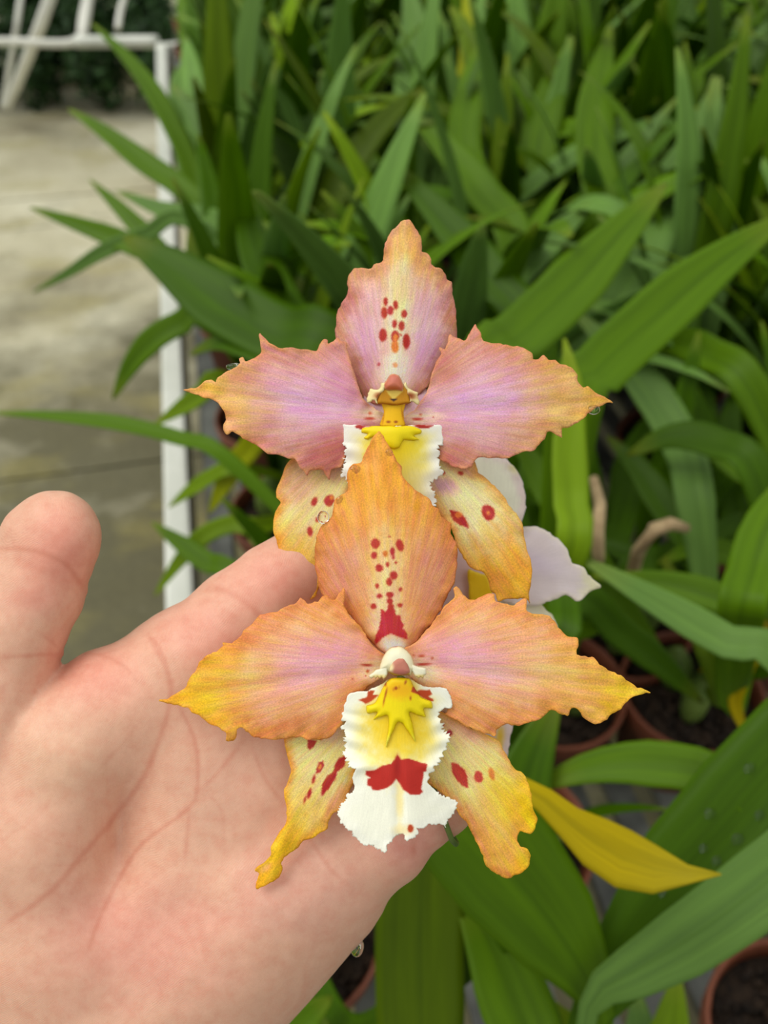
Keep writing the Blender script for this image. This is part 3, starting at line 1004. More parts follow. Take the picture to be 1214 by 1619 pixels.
plate('petal', up, o_, ((632, 655), (968, 636)), petal_z(6, 16, 4, 1.0, -3), (216, 162, 154),
      [('edge', (206, 136, 112), 46, .8), ('blob', (220, 164, 190), 738, 632, 130, 58, -6, 1.0), ('blob', (214, 164, 196), 770, 640, 80, 34, -4, .55),
       ('blob', (212, 160, 170), 730, 690, 90, 36, 10, .5), ('blob', (196, 126, 96), 705, 585, 60, 40, -50, .55),
       ('tip', (218, 172, 96), .5, .82, .95), ('tip', (226, 172, 70), .82, .95, .8), ('edge', (216, 140, 86), 6, .55), ('blob', (196, 112, 92), 715, 720, 50, 30, 0, .6),
       ('blob', (242, 216, 190), 662, 660, 46, 17, -4, .85)]
      + spots_of(640, 500, 3.571, [(70, 580, 32, 8, (196, 70, 48)), (88, 555, 8, 6, (206, 96, 60)), (160, 568, 5, 4)]), M_PETAL, ruffle=5)
# ---- upper lateral sepals
o_ = Z(420, 680, 3.794, [(150,180),(120,210),(100,280),(75,340),(65,400),(90,435),(60,490),(45,560),(55,640),(80,720),(95,800),(105,880),(120,960),(130,1040),(150,1052),(190,1020),(220,1010),(250,1020),(300,990),(330,900),(400,700),(480,500),(560,300),(620,100),(640,-20),(600,-60),(500,-40),(350,20),(250,100)])
plate('lateral_sepal', up, o_, ((590, 680), (455, 955)), petal_z(-18, -14, -24, 1.5, 3), (240, 212, 146),
      [('edge', (224, 146, 66), 22, .85), ('blob', (206, 150, 120), 470, 760, 40, 50, 0, .6), ('tip', (240, 176, 48), .5, .85, .9), ('blob', (214, 160, 150), 540, 730, 40, 30, -40, .7),
       ('edge', (230, 160, 46), 7, .5)] + spots_of(420, 680, 3.794, [(292,430,18,28,RED,20),(382,422,30,38,RED,20),(396,405,14,12,ORG),(310,538,12,16),(266,608,18,30)]), M_PETAL)
o_ = Z(670, 700, 4.186, [(360,200),(400,225),(470,290),(520,340),(570,420),(620,480),(655,540),(665,620),(690,720),(710,800),(712,900),(700,980),(698,1030),(704,1062),(682,1034),(600,1030),(530,1040),(490,1050),(470,1000),(440,980),(425,900),(390,855),(310,830),(270,780),(255,740),(215,680),(190,590),(120,490),(80,420),(-100,100),(-200,-60),(-150,-130),(0,-20),(150,50),(330,120)])
plate('lateral_sepal', up, o_, ((645, 685), (830, 950)), petal_z(-18, -14, -22, 1.5, 3), (244, 218, 156),
      [('edge', (226, 160, 76), 18, .8), ('tip', (232, 168, 56), .5, .82, .95), ('blob', (224, 180, 84), 800, 790, 26, 60, -25, .6), ('blob', (206, 150, 168), 702, 768, 30, 18, 20, .85),
       ('blob', (204, 132, 90), 725, 735, 46, 16, 25, .7), ('blob', (206, 188, 120), 818, 830, 12, 70, -14, .7), ('tip', (232, 178, 40), .85, 1.0, .7), ('edge', (214, 150, 50), 6, .45)]
      + [('poly', RED, Z(670, 700, 4.186, [(170,445),(200,450),(240,465),(275,495),(290,530),(300,565),(240,550),(200,520),(180,480)]))]
      + spots_of(670, 700, 4.186, [(125,200,16,14),(243,200,22,15,RED,20),(228,478,24,20,ORG),(425,465,44,54,RED,-25),(425,465,11,14,ORG)]), M_PETAL)
# ---- upper lip
o_ = Z(530, 570, 6.389, [(65,660),(80,645),(190,650),(460,665),(580,668),(700,660),(800,650),(1000,650),(1070,655),(1085,700),(1095,790),(1075,860),(1040,880),(1055,960),(1045,1000),(1065,1060),(1080,1130),(1040,1190),(960,1240),(980,1320),(1010,1370),(1005,1430),(1000,1480),(900,1600),(700,1700),(500,1700),(250,1500),(150,1300),(110,1200),(70,1160),(60,1100),(110,1040),(80,1000),(110,960),(100,900),(90,850),(55,830),(65,760),(62,700)])
def lipU(t, s, ed, x, y):
    yy_ = (y - 672)
    return 22 + 12 * np.exp(-((x - 622) / 40) ** 2) - 0.0016 * (x - 622) ** 2 - 5 * np.clip(yy_ / 100, 0, 1.5) + 1.6 * np.sin((y + .25 * np.abs(x - 622)) / 5.2) * sstep(30, 75, np.abs(x - 622)) * sstep(694, 706, y)
FRU = lambda x, y: np.where((y > 702), 8.0, 1.0)
lipu = plate('lip', up, o_, ((622, 655), (622, 830)), lipU, (248, 238, 222),
      [('blob', (255, 224, 80), 626, 720, 80, 120, 0, 1.0), ('blob', (253, 214, 12), 624, 704, 54, 62, 0, 1.0), ('edge', (250, 240, 232), 26, .9), ('blob', (250, 226, 150), 650, 760, 36, 60, 0, .55),
       ('poly', (176, 40, 30), Z(530, 570, 6.389, [(195,660),(250,645),(400,648),(450,660),(300,668),(265,695),(210,680)])),
       ('poly', (176, 40, 30), Z(530, 570, 6.389, [(780,650),(850,640),(990,655),(940,685),(860,690),(800,668)]))], M_LIP, 2.2, .8, FRU, 2.6, 1.5)
plate('callus', lipu, Z(530, 570, 6.389, [(270,690),(340,668),(440,662),(580,664),(720,662),(820,672),(870,700),(860,740),(800,760),(850,800),(760,810),(690,800),(640,880),(560,890),(480,850),(400,770),(330,800),(290,780),(330,740),(265,730)]), ((622, 670), (622, 720)),
      lambda t, s, ed, x, y: lipU(t, s, ed, x, y) + 1, (255, 220, 8), [('edge', (252, 208, 20), 5, .4)], M_LIP, 2.0, .5, 0, 2, 1, (5, 13), origin=FU)
# ---- upper column
plate('receptacle', up, [(572,640),(584,612),(622,600),(664,606),(682,632),(664,668),(622,690),(584,668)], ((622, 690), (622, 610)), lambda t, s, ed, x, y: -20 + 0 * x, (226, 190, 196), [('blob', (240, 226, 200), 622, 660, 30, 24, 0, .8)], M_PETAL, 3, .3, 0, 6, 1)
plate('receptacle', lo, [(590,1060),(600,1040),(630,1028),(668,1040),(700,1075),(722,1130),(690,1190),(580,1180),(560,1130)], ((630, 1150), (630, 1030)), lambda t, s, ed, x, y: 76 + 0 * x, (236, 206, 170), [('edge', (226, 180, 150), 14, .6)], M_PETAL, 3, .3, 0, 6, 1)
cu = plate('column', up, Z(530, 570, 6.389, [(480,420),(700,420),(690,520),(695,600),(700,660),(455,660),(470,590),(490,520)]), ((622, 637), (622, 674)),
      lambda t, s, ed, x, y: 18 + 10 * np.sqrt(np.clip(1 - ((x - 621) / 20) ** 2, 0, 1)), (246, 190, 14),
      [('spot', (150, 66, 20), 614, 667, 3.4, 2, 0), ('spot', (150, 66, 20), 626, 667, 3.2, 2, 0), ('spot', (176, 90, 20), 606, 660, 1, 8, 8), ('spot', (176, 90, 20), 636, 655, 1, 8, -8)], M_LIP, 1.8, .2, 0, 8, .5)
plate('column_hood', up, Z(530, 570, 6.389, [(500,240),(560,150),(640,150),(690,240),(740,300),(762,425),(700,440),(590,452),(480,440),(412,432),(450,300)]), ((622, 600), (622, 640)),
      lambda t, s, ed, x, y: 30 + 6 * sstep(640, 600, y), (206, 142, 24), [('edge', (150, 80, 20), 4, .6), ('poly', (242, 208, 96), Z(530, 570, 6.389, [(510,300),(690,300),(600,388),(575,388)])),
      ('poly', (74, 48, 40), Z(530, 570, 6.389, [(550,385),(630,385),(590,415)]))], M_LIP, 1.6, .3, 0, 6, .5, (5, 6))
plate('anther_cap', up, Z(530, 570, 6.389, [(590,132),(640,150),(670,200),(692,260),(680,310),(640,305),(600,300),(540,305),(500,290),(490,240),(520,190),(550,145)]), ((622, 590), (622, 620)),
      lambda t, s, ed, x, y: 38 + 0 * x, (200, 112, 82), [('edge', (236, 200, 150), 2.5, .9), ('blob', (206, 120, 104), 622, 600, 12, 10, 0, .8), ('blob', (196, 96, 40), 622, 614, 14, 5, 0, .7)], M_LIP, 1.4, .2, 0, 4, .3, (12, 14))
for pts in ([(500,235),(470,235),(455,265),(430,290),(360,288),(325,330),(330,350),(312,385),(318,425),(352,425),(375,400),(400,400),(420,430),(430,380),(470,320),(500,280)],
            [(690,240),(715,215),(735,270),(790,310),(835,325),(830,350),(858,410),(840,440),(800,425),(770,410),(750,420),(740,360),(710,290)]):
    plate('column_wing', up, Z(530, 570, 6.389, pts), ((622, 610), (pts[5][0] / 6.389 + 530, 628)), lambda t, s, ed, x, y: 40 - .012 * (x - 622) ** 2 * .6, (246, 226, 164),
          [('blob', (150, 62, 20), 600 if pts[0][0] < 600 else 648, 626, 12, 7, 0, .95), ('edge', (250, 234, 180), 2, .5)], M_LIP, 1.4, .9, 0, 3, 1.5, (3, 4))

# ---- lower dorsal sepal
o_ = Z(420, 680, 3.794, [(680,5),(710,40),(740,90),(775,160),(810,220),(815,260),(850,310),(900,360),(945,390),(980,410),(1000,450),(1040,475),(1055,520),(1090,545),(1112,560),(1110,620),(1140,670),(1152,740),(1145,830),(1130,910),(1090,1000),(1050,1080),(1000,1160),(940,1230),(880,1290),(800,1340),(740,1350),(690,1325),(640,1280),(590,1220),(540,1150),(470,1080),(380,1020),(340,990),(315,930),(300,850),(295,760),(296,690),(310,620),(335,570),(390,520),(402,480),(415,420),(440,395),(490,365),(490,320),(488,280),(500,230),(530,205),(570,195),(590,150),(615,95),(645,40)])
sp = spots_of(420, 680, 3.794, [(658,680,28,32),(804,692,24,38,RED,-20),(650,752,18,22),(718,742,16,20,(206,110,40)),(760,728,16,26),(766,762,9,14),(780,795,9,9),(730,806,12,16),(680,828,24,24),(767,873,24,26),(742,910,20,26),(668,935,12,16),(808,956,12,14),(682,995,18,14),(745,988,24,18),(744,1026,20,22),(750,1060,20,22),(646,1058,18,18),(805,1050,18,14),(742,638,7,6)])
plate('dorsal_sepal', lo, o_, ((620, 1030), (600, 682)), petal_z(92, 92, 66, 2.2, 2), (224, 152, 92),
      [('blob', (204, 132, 112), 545, 900, 50, 80, 0, .6), ('blob', (206, 136, 112), 680, 910, 44, 90, 0, .65), ('edge', (204, 122, 66), 30, .8), ('tip', (230, 160, 54), .42, .75, .95),
       ('blob', (232, 190, 110), 612, 880, 54, 80, 0, .9), ('blob', (236, 206, 146), 612, 930, 34, 90, 0, .95), ('blob', (240, 214, 170), 612, 985, 44, 50, 0, .8), ('blob', (248, 238, 226), 622, 1022, 28, 18, 0, 1.0), ('edge', (206, 124, 60), 6, .5),
       ('poly', (190, 44, 50), Z(420, 680, 3.794, [(690,1070),(720,1090),(740,1060),(775,1080),(780,1110),(810,1110),(815,1150),(830,1165),(825,1190),(850,1220),(850,1258),(800,1240),(750,1220),(700,1245),(665,1285),(650,1270),(660,1230),(680,1190),(690,1130)]))] + sp, M_PETAL, ruffle=4.5)
# ---- lower petals
o_ = Z(250, 910, 3.281, [(5,650),(50,640),(100,605),(145,575),(155,540),(190,500),(205,460),(240,425),(290,395),(340,365),(335,350),(385,352),(420,320),(450,275),(490,250),(520,210),(560,195),(620,185),(665,160),(715,145),(735,115),(760,125),(775,145),(810,135),(830,140),(855,110),(880,105),(885,120),(915,122),(935,95),(962,60),(967,120),(965,160),(1000,215),(1045,265),(1075,310),(1110,360),(1160,400),(1190,430),(1190,500),(1140,545),(1090,580),(1020,640),(960,760),(930,800),(890,835),(850,850),(780,855),(740,838),(690,840),(640,850),(580,850),(500,838),(465,810),(430,790),(410,800),(405,830),(390,855),(350,855),(350,820),(310,785),(260,765),(220,735),(170,710),(150,685),(100,675)])
plate('petal', lo, o_, ((608, 1056), (262, 1106)), petal_z(106, 112, 84, 1.0, -3), (232, 172, 118),
      [('edge', (220, 138, 72), 44, .9), ('blob', (226, 160, 166), 500, 1048, 125, 58, -14, 1.0), ('blob', (228, 174, 178), 520, 1056, 70, 26, -14, .6), ('blob', (232, 180, 108), 390, 1070, 70, 46, -14, .8),
       ('tip', (246, 184, 48), .55, .85, .95), ('blob', (250, 190, 26), 300, 1105, 60, 30, 10, .7), ('blob', (210, 130, 70), 500, 1145, 80, 24, 4, .6), ('edge', (220, 142, 60), 6, .45),
       ('blob', (240, 214, 170), 594, 1060, 40, 24, -20, .85)] + spots_of(250, 910, 3.281, [(1082, 464, 32, 7, (176, 60, 40), 3), (1087, 497, 9, 9, (190, 80, 50)), (1075, 520, 5, 4), (1008, 537, 6, 4)]), M_PETAL, ruffle=5.5)
o_ = Z(640, 910, 3.035, [(1180,560),(1140,540),(1110,535),(1060,495),(1000,465),(940,435),(905,395),(870,390),(825,380),(832,330),(825,298),(780,290),(735,250),(700,200),(660,185),(600,180),(580,165),(585,110),(560,115),(520,140),(440,120),(430,90),(400,85),(360,105),(310,115),(290,100),(250,50),(240,60),(235,110),(190,150),(165,190),(130,230),(90,280),(30,335),(-30,370),(-30,440),(30,490),(80,540),(130,570),(215,610),(200,655),(190,665),(240,690),(310,730),(380,755),(430,768),(440,740),(480,712),(550,718),(600,700),(650,690),(700,645),(740,660),(780,672),(800,640),(825,645),(860,680),(915,713),(965,690),(1000,660),(1040,640),(1070,600),(1100,578),(1150,566)])
plate('petal', lo, o_, ((645, 1052), (1022, 1094)), petal_z(106, 112, 96, 1.0, -3), (232, 174, 124),
      [('edge', (222, 144, 78), 42, .85), ('blob', (226, 158, 166), 735, 1036, 115, 54, 10, 1.0), ('blob', (226, 178, 176), 760, 1055, 90, 30, 14, .7), ('blob', (230, 180, 120), 860, 1060, 70, 50, 20, .7),
       ('tip', (228, 176, 84), .5, .78, .85), ('tip', (236, 192, 44), .74, .93, .95), ('blob', (216, 136, 84), 730, 1130, 80, 28, 14, .65), ('edge', (222, 150, 56), 6, .45),
       ('blob', (244, 216, 176), 664, 1060, 44, 26, 20, .85)] + spots_of(640, 910, 3.035, [(80, 386, 16, 6, (190, 80, 50)), (132, 396, 6, 6, (190, 80, 50)), (92, 425, 36, 7, (186, 66, 44), -3), (42, 384, 6, 5, (200, 100, 60))]), M_PETAL, ruffle=5)
# ---- lower lateral sepals
o_ = Z(390, 1120, 5.395, [(325,260),(330,330),(355,430),(375,510),(370,580),(340,640),(315,700),(320,770),(335,850),(345,950),(320,1010),(265,1080),(240,1120),(205,1180),(200,1250),(150,1310),(70,1380),(100,1410),(80,1480),(85,1540),(130,1520),(200,1490),(270,1440),(305,1380),(300,1310),(350,1250),(420,1200),(480,1130),(560,1110),(640,1060),(690,1020),(700,970),(740,890),(810,860),(870,720),(910,640),(940,500),(1100,200),(1250,-100),(1230,-200),(1000,-50),(800,50),(600,150),(400,200)])
S1 = lambda l: Z(390, 1120, 5.395, l)
plate('lateral_sepal', lo, o_, ((600, 1110), (405, 1400)), lambda t, s, ed, x, y: petal_z(88, 84, 74, .8, 0)(t, s, ed, x, y) + 7 * np.exp(-((x - (456 + (1300 - y) * .32)) / 12) ** 2) * sstep(1250, 1330, y), (244, 212, 134),
      [('edge', (228, 154, 62), 15, .85), ('tip', (242, 180, 34), .45, .8, .95), ('blob', (210, 140, 86), 530, 1270, 50, 14, -58, .9), ('blob', (244, 190, 20), 440, 1345, 30, 14, -50, .8), ('blob', (220, 174, 160), 530, 1160, 30, 26, 0, .6), ('edge', (232, 160, 24), 5, .5), ('blob', (232, 170, 130), 420, 1372, 14, 8, -40, .7)]
      + [('poly', (178, 44, 38), S1(l)) for l in ([(518,265),(600,270),(580,320),(540,350),(520,340)], [(655,445),(660,490),(630,545),(590,560),(595,510),(615,460)],
         [(820,410),(850,410),(835,490),(770,540),(760,600),(700,690),(650,740),(632,738),(640,640),(690,570),(740,540),(750,480),(790,420)])]
      + spots_of(390, 1120, 5.395, [(570,605,14,40,(178,44,38),14),(535,725,18,50,(178,44,38),14),(496,778,10,36,(178,60,40),14),(632,262,12,12,(178,44,38)),(625,500,14,24,ORG,20)]), M_PETAL, ruffle=5)
o_ = Z(660, 1100, 5.395, [(100,90),(330,200),(450,270),(530,305),(600,335),(680,370),(720,420),(760,510),(800,580),(840,630),(880,645),(925,700),(955,780),(975,880),(990,970),(1017,1060),(1000,1130),(965,1172),(920,1165),(880,1155),(850,1190),(850,1235),(880,1290),(940,1310),(965,1370),(960,1430),(920,1490),(860,1525),(820,1535),(790,1560),(720,1550),(690,1520),(600,1470),(570,1420),(560,1370),(520,1290),(480,1190),(420,1090),(340,990),(250,870),(110,760),(50,740),(-30,560),(-150,100),(-120,-60),(0,20)])
S2 = lambda l: Z(660, 1100, 5.395, l)
plate('lateral_sepal', lo, o_, ((655, 1115), (815, 1385)), petal_z(88, 86, 74, 1.2, 2), (244, 212, 134),
      [('edge', (226, 154, 74), 16, .75), ('blob', (222, 170, 140), 730, 1155, 50, 24, 25, .7), ('tip', (234, 172, 60), .5, .85, .8), ('blob', (242, 196, 40), 800, 1260, 46, 60, -20, .75), ('blob', (240, 190, 14), 838, 1290, 20, 80, -14, 1.0), ('blob', (222, 146, 80), 750, 1310, 16, 70, -30, .8), ('blob', (240, 186, 30), 828, 1360, 22, 24, 0, .8), ('blob', (216, 136, 66), 790, 1378, 34, 9, 22, .8), ('edge', (232, 164, 30), 5, .4)]
      + [('poly', (190, 54, 42), S2([(288,570),(340,580),(400,630),(425,690),(435,795),(380,770),(330,720),(295,660)]))]
      + spots_of(660, 1100, 5.395, [(212,250,16,14,(168,40,48),30),(272,318,27,26,(168,40,48)),(520,690,38,52,(196,64,48),-15),(632,668,25,56,(220,130,56),-15)]), M_PETAL, ruffle=5)
# ---- lower lip
S3 = lambda l: Z(520, 1000, 5.518, l)
S4 = lambda l: Z(520, 1150, 5.518, l)
o_ = (S3([(560,410),(500,420),(435,460),(330,505),(200,525),(165,545),(140,620),(130,700),(125,760),(150,810),(125,830),(150,880),(135,940),(150,1000),(120,1060)])
      + S4([(150,270),(180,330),(215,345),(245,360),(205,440),(215,480),(220,560),(150,590),(145,630),(95,690),(78,750),(90,800),(130,860),(210,930),(250,990),(290,1020),(390,1030),(410,1010),(405,1060),(485,1090),(500,1060),(520,1010),(570,970),(610,930),(665,940),(675,990),(700,970),(740,970),(770,930),(770,880),(820,870),(880,835),(960,850),(1020,870),(1035,800),(1080,760),(1110,690),(1100,640),(1000,605),(930,550),(860,480),(880,440),(870,400),(920,380),(910,345),(950,330),(960,300),(1000,240),(1025,150),(1045,80),(1000,20)])
      + S3([(1000,830),(970,760),(960,700),(1010,660),(1075,655),(1060,560),(1030,500),(980,480),(870,480),(780,455),(720,410),(640,405)]))
def lipL(t, s, ed, x, y):
    body = 120 + 10 * np.exp(-((x - 630) / 36) ** 2) - .0012 * (x - 630) ** 2
    fl = sstep(1150, 1240, y)
    rip = 1.8 * np.sin((y + .3 * np.abs(x - 630)) / 4.6) * sstep(36, 70, np.abs(x - 630)) * sstep(1118, 1134, y) * (1 - sstep(1195, 1215, y))
    tail = 8 * fl + 5 * sstep(1230, 1330, y) - 5 * np.exp(-((x - 630) / 9) ** 2) * fl + 3.0 * np.sin((x - 630) / 16.0) * sstep(1240, 1320, y)
    fold = 6 * np.exp(-((y - 1207 - .1 * np.abs(x - 630)) / 9) ** 2) * sstep(20, 60, np.abs(x - 630))
    return body + rip + tail + fold
def FRL(x, y):
    return np.where((y > 1125) & (y < 1216), 8.0, np.where(y > 1250, 4.5, .8))
lipl = plate('lip', lo, o_, ((630, 1075), (630, 1345)), lipL, (246, 242, 224),
      [('blob', (243, 214, 70), 632, 1160, 92, 84, 0, 1.0), ('blob', (240, 202, 20), 632, 1128, 60, 62, 0, .95), ('edge', (247, 243, 228), 24, .9), ('blob', (246, 208, 70), 632, 1085, 40, 22, 0, .9),
       ('blob', (240, 222, 150), 632, 1265, 8, 50, 0, .8), ('blob', (242, 222, 160), 636, 1312, 22, 12, 0, .7),
       ('poly', (184, 40, 30), S4([(600,230),(630,280),(700,270),(760,295),(860,320),(850,380),(825,390),(820,460),(805,540),(825,560),(790,590),(710,585),(650,540),(610,480),(585,450),(560,490),(500,530),(430,550),(380,545),(370,515),(335,505),(335,450),(360,440),(320,415),(325,380),(400,370),(470,335),(540,315),(570,280)])),
       ('spot', (190, 70, 30), 649, 1310, 4.6, 6, 0), ('blob', (150, 22, 20), 629, 1212, 7, 26, 0, .5),
       ('poly', (186, 66, 24), S3([(245,590),(330,560),(340,510),(400,505),(380,545),(430,545),(370,600),(320,625),(290,605)])),
       ('poly', (186, 66, 24), S3([(790,500),(880,500),(900,540),(870,560),(910,580),(915,600),(870,600),(810,560),(750,530)]))], M_LIP, 2.0, .8, FRL, 2.6, 2)
plate('callus', lipl, S3([(540,400),(700,400),(740,470),(800,560),(890,600),(900,660),(830,665),(845,735),(770,722),(705,700),(730,800),(755,950),(700,880),(640,795),(600,785),(565,850),(500,1000),(497,950),(515,850),(512,725),(440,740),(385,760),(420,695),(335,705),(325,640),(400,610),(470,480)]), ((630, 1075), (630, 1170)),
      lambda t, s, ed, x, y: lipL(t, s, ed, x, y) + 2, (255, 220, 8), [('spot', (170, 80, 20), 607, 1108, 1.2, 7, 10), ('spot', (176, 90, 20), 622, 1090, 1.6, 3, 0), ('spot', (176, 90, 20), 631, 1087, 1.4, 3, 10), ('spot', (150, 60, 20), 641, 1079, 2, 4, 20), ('blob', (232, 166, 16), 632, 1090, 30, 20, 0, .7), ('spot', (170, 80, 20), 610, 1096, 1.6, 9, 12), ('spot', (170, 80, 20), 626, 1088, 2.6, 3, 0), ('spot', (170, 84, 20), 649, 1104, 1.4, 3, 0),
       ('poly', (186, 74, 24), S3([(420,430),(445,450),(420,490),(395,490)])), ('spot', (170, 70, 20), 609, 1081, 2, 4, 0), ('tip', (252, 232, 90), .82, 1.0, .8), ('poly', (186, 66, 24), S3([(730,470),(800,500),(850,560),(790,545),(720,515)]))], M_LIP, 1.8, .3, 0, 2, .8, (7, 9), origin=FL)
# ---- lower column
plate('column_hood', lo, S3([(590,118),(640,125),(690,165),(725,215),(750,290),(770,330),(730,345),(715,370),(650,375),(580,378),(520,350),(500,340),(440,330),(442,290),(465,220),(500,165),(540,130)]), ((630, 1020), (630, 1068)),
      lambda t, s, ed, x, y: 128 + 0 * x, (246, 234, 196), [('edge', (220, 190, 120), 1.6, .7), ('blob', (250, 240, 214), 628, 1040, 20, 16, 0, .7), ('spot', (170, 70, 70), 624, 1022, 3, 1.2, 0),
       ('poly', (206, 170, 60), S3([(520,340),(710,350),(690,380),(600,385),(530,370)]))], M_LIP, 1.5, .2, 0, 7, .4, (16, 18))
plate('anther_cap', lo, S3([(600,224),(650,226),(680,262),(700,310),(706,345),(670,368),(620,373),(570,362),(528,342),(532,300),(558,252)]), ((630, 1040), (630, 1068)),
      lambda t, s, ed, x, y: 142 + 0 * x, (196, 124, 104), [('edge', (214, 160, 130), 2, .6), ('blob', (240, 226, 170), 617, 1056, 7, 11, 10, 1.0), ('blob', (184, 104, 96), 634, 1062, 12, 7, 0, .7)], M_LIP, 1.3, .2, 0, 3, .3, (6, 9))
for pts in ([(440,320),(410,330),(380,350),(352,380),(370,398),(395,385),(405,408),(425,385),(440,412),(460,390),(475,408),(495,390),(512,360),(515,280),(500,270)],
            [(722,280),(715,320),(740,360),(752,380),(770,385),(785,398),(800,385),(822,402),(830,380),(852,360),(846,315),(800,300),(760,290)]):
    plate('column_wing', lo, S3(pts), ((630, 1050), (pts[4][0] / 5.518 + 520, 1066)), lambda t, s, ed, x, y: 138 - .004 * (x - 630) ** 2, (248, 238, 210),
          [('blob', (240, 210, 110), 600 if pts[0][0] < 600 else 664, 1070, 18, 5, 0, .8), ('blob', (150, 74, 30), 600 if pts[0][0] < 600 else 664, 1073, 18, 2.2, 0, .7)], M_LIP, 1.3, .5, 0, 3, 1.2, (3, 4))

# ---- third, pale bloom behind
WB = -240
FP = PW([790], [925], [WB])[0]
pb = empty('orchid_flower', FP, 'pale pinkish white orchid bloom half hidden behind the two spotted ones', 'flower', 'blooms on the spike')
PALE = (238, 226, 226)
pl_ = dict(step=4, rough=1.0, thick=3)
plate('dorsal_sepal', pb, [(745,690),(765,712),(792,720),(815,742),(828,768),(831,805),(822,835),(805,880),(790,925),(765,900),(745,820),(735,740)], ((785, 920), (770, 700)), petal_z(WB, WB + 14, WB, 2, 2), (236, 236, 216),
      [('edge', (226, 206, 206), 20, .8), ('blob', (214, 206, 150), 812, 742, 14, 8, 40, .8)], M_PALE, **pl_)
plate('petal', pb, [(800,850),(828,832),(850,832),(872,845),(895,865),(905,890),(920,895),(934,914),(949,928),(930,938),(913,951),(895,940),(870,950),(840,958),(790,950),(780,900)], ((790, 920), (949, 928)), petal_z(WB + 4, WB + 18, WB, 2, -2), (230, 218, 220),
      [('blob', (220, 206, 220), 850, 890, 50, 26, 20, .8), ('tip', (236, 232, 190), .72, .95, .9), ('edge', (238, 228, 204), 10, .5)], M_PALE, **pl_)
plate('petal', pb, [(790,900),(760,880),(735,868),(700,860),(660,880),(640,930),(670,980),(720,990),(765,970),(790,950)], ((790, 925), (650, 920)), petal_z(WB + 4, WB + 18, WB, 2, -2), (226, 196, 196), [('edge', (224, 190, 186), 14, .5)], M_PALE, **pl_)
plate('lateral_sepal', pb, [(790,930),(820,945),(850,952),(872,972),(884,1000),(880,1050),(850,1080),(820,1040),(790,990),(775,950)], ((785, 930), (880, 1070)), petal_z(WB - 8, WB + 4, WB - 6, 2, 2), (236, 230, 206), [('edge', (228, 218, 180), 12, .6)], M_PALE, **pl_)
plate('lateral_sepal', pb, [(770,940),(800,945),(815,1000),(818,1080),(812,1140),(806,1165),(804,1185),(796,1215),(770,1190),(752,1100),(750,1000)], ((785, 930), (785, 1210)), petal_z(WB - 8, WB + 4, WB - 6, 2, 2), (228, 206, 200), [('blob', (236, 196, 60), 790, 1168, 9, 26, 5, 1.0)], M_PALE, **pl_)
plate('lip', pb, [(740,900),(752,905),(772,912),(778,945),(776,975),(750,985),(742,945)], ((765, 905), (760, 985)), lambda t, s, ed, x, y: WB + 30 + 0 * x, (248, 206, 20), [('edge', (246, 214, 60), 5, .6)], M_PALE, **pl_)

# ------------------------------------------------------------------ flower spike
sk = empty('flower_spike', PW([716], [1334], [-60])[0], 'thin green orchid stem hooked over the little finger under the white lip', 'stem')
so = np.array(sk.location)
def pw1(p):
    return PW([p[0]], [p[1]], [p[2]])[0]
mainp = [(470, 1460, -700), (520, 1380, -420), (660, 1290, -170), (712, 1322, -90), (722, 1334, -20), (716, 1331, 28), (708, 1312, 52), (690, 1260, 62), (655, 1150, 58), (640, 1050, 40), (632, 900, -20), (628, 760, -36), (624, 640, -40), (622, 560, -44)]
plc = np.array(plants[4].location) + np.array([0.01, 0.01, .12])
tube('stem', [plc] + [pw1(p) for p in mainp], [.0022, .0018, .0014, .0009, .0007, .0006] + [.0006] * 6 + [.0008, .0007, .0005], M_STEM, sk, 100, 10, so)
tube('pedicel', [pw1(p) for p in ((645, 1085, 45), (640, 1078, 70), (632, 1072, 88))], [.0007] * 3, M_STEM, sk, 10, 8, so)
tube('pedicel', [pw1(p) for p in ((628, 740, -38), (626, 700, -34), (622, 668, -22))], [.0007] * 3, M_STEM, sk, 10, 8, so)
tube('pedicel', [pw1(p) for p in ((634, 960, 0), (655, 945, -270), (788, 925, WB - 22))], [.0007] * 3, M_STEM, sk, 14, 8, so)

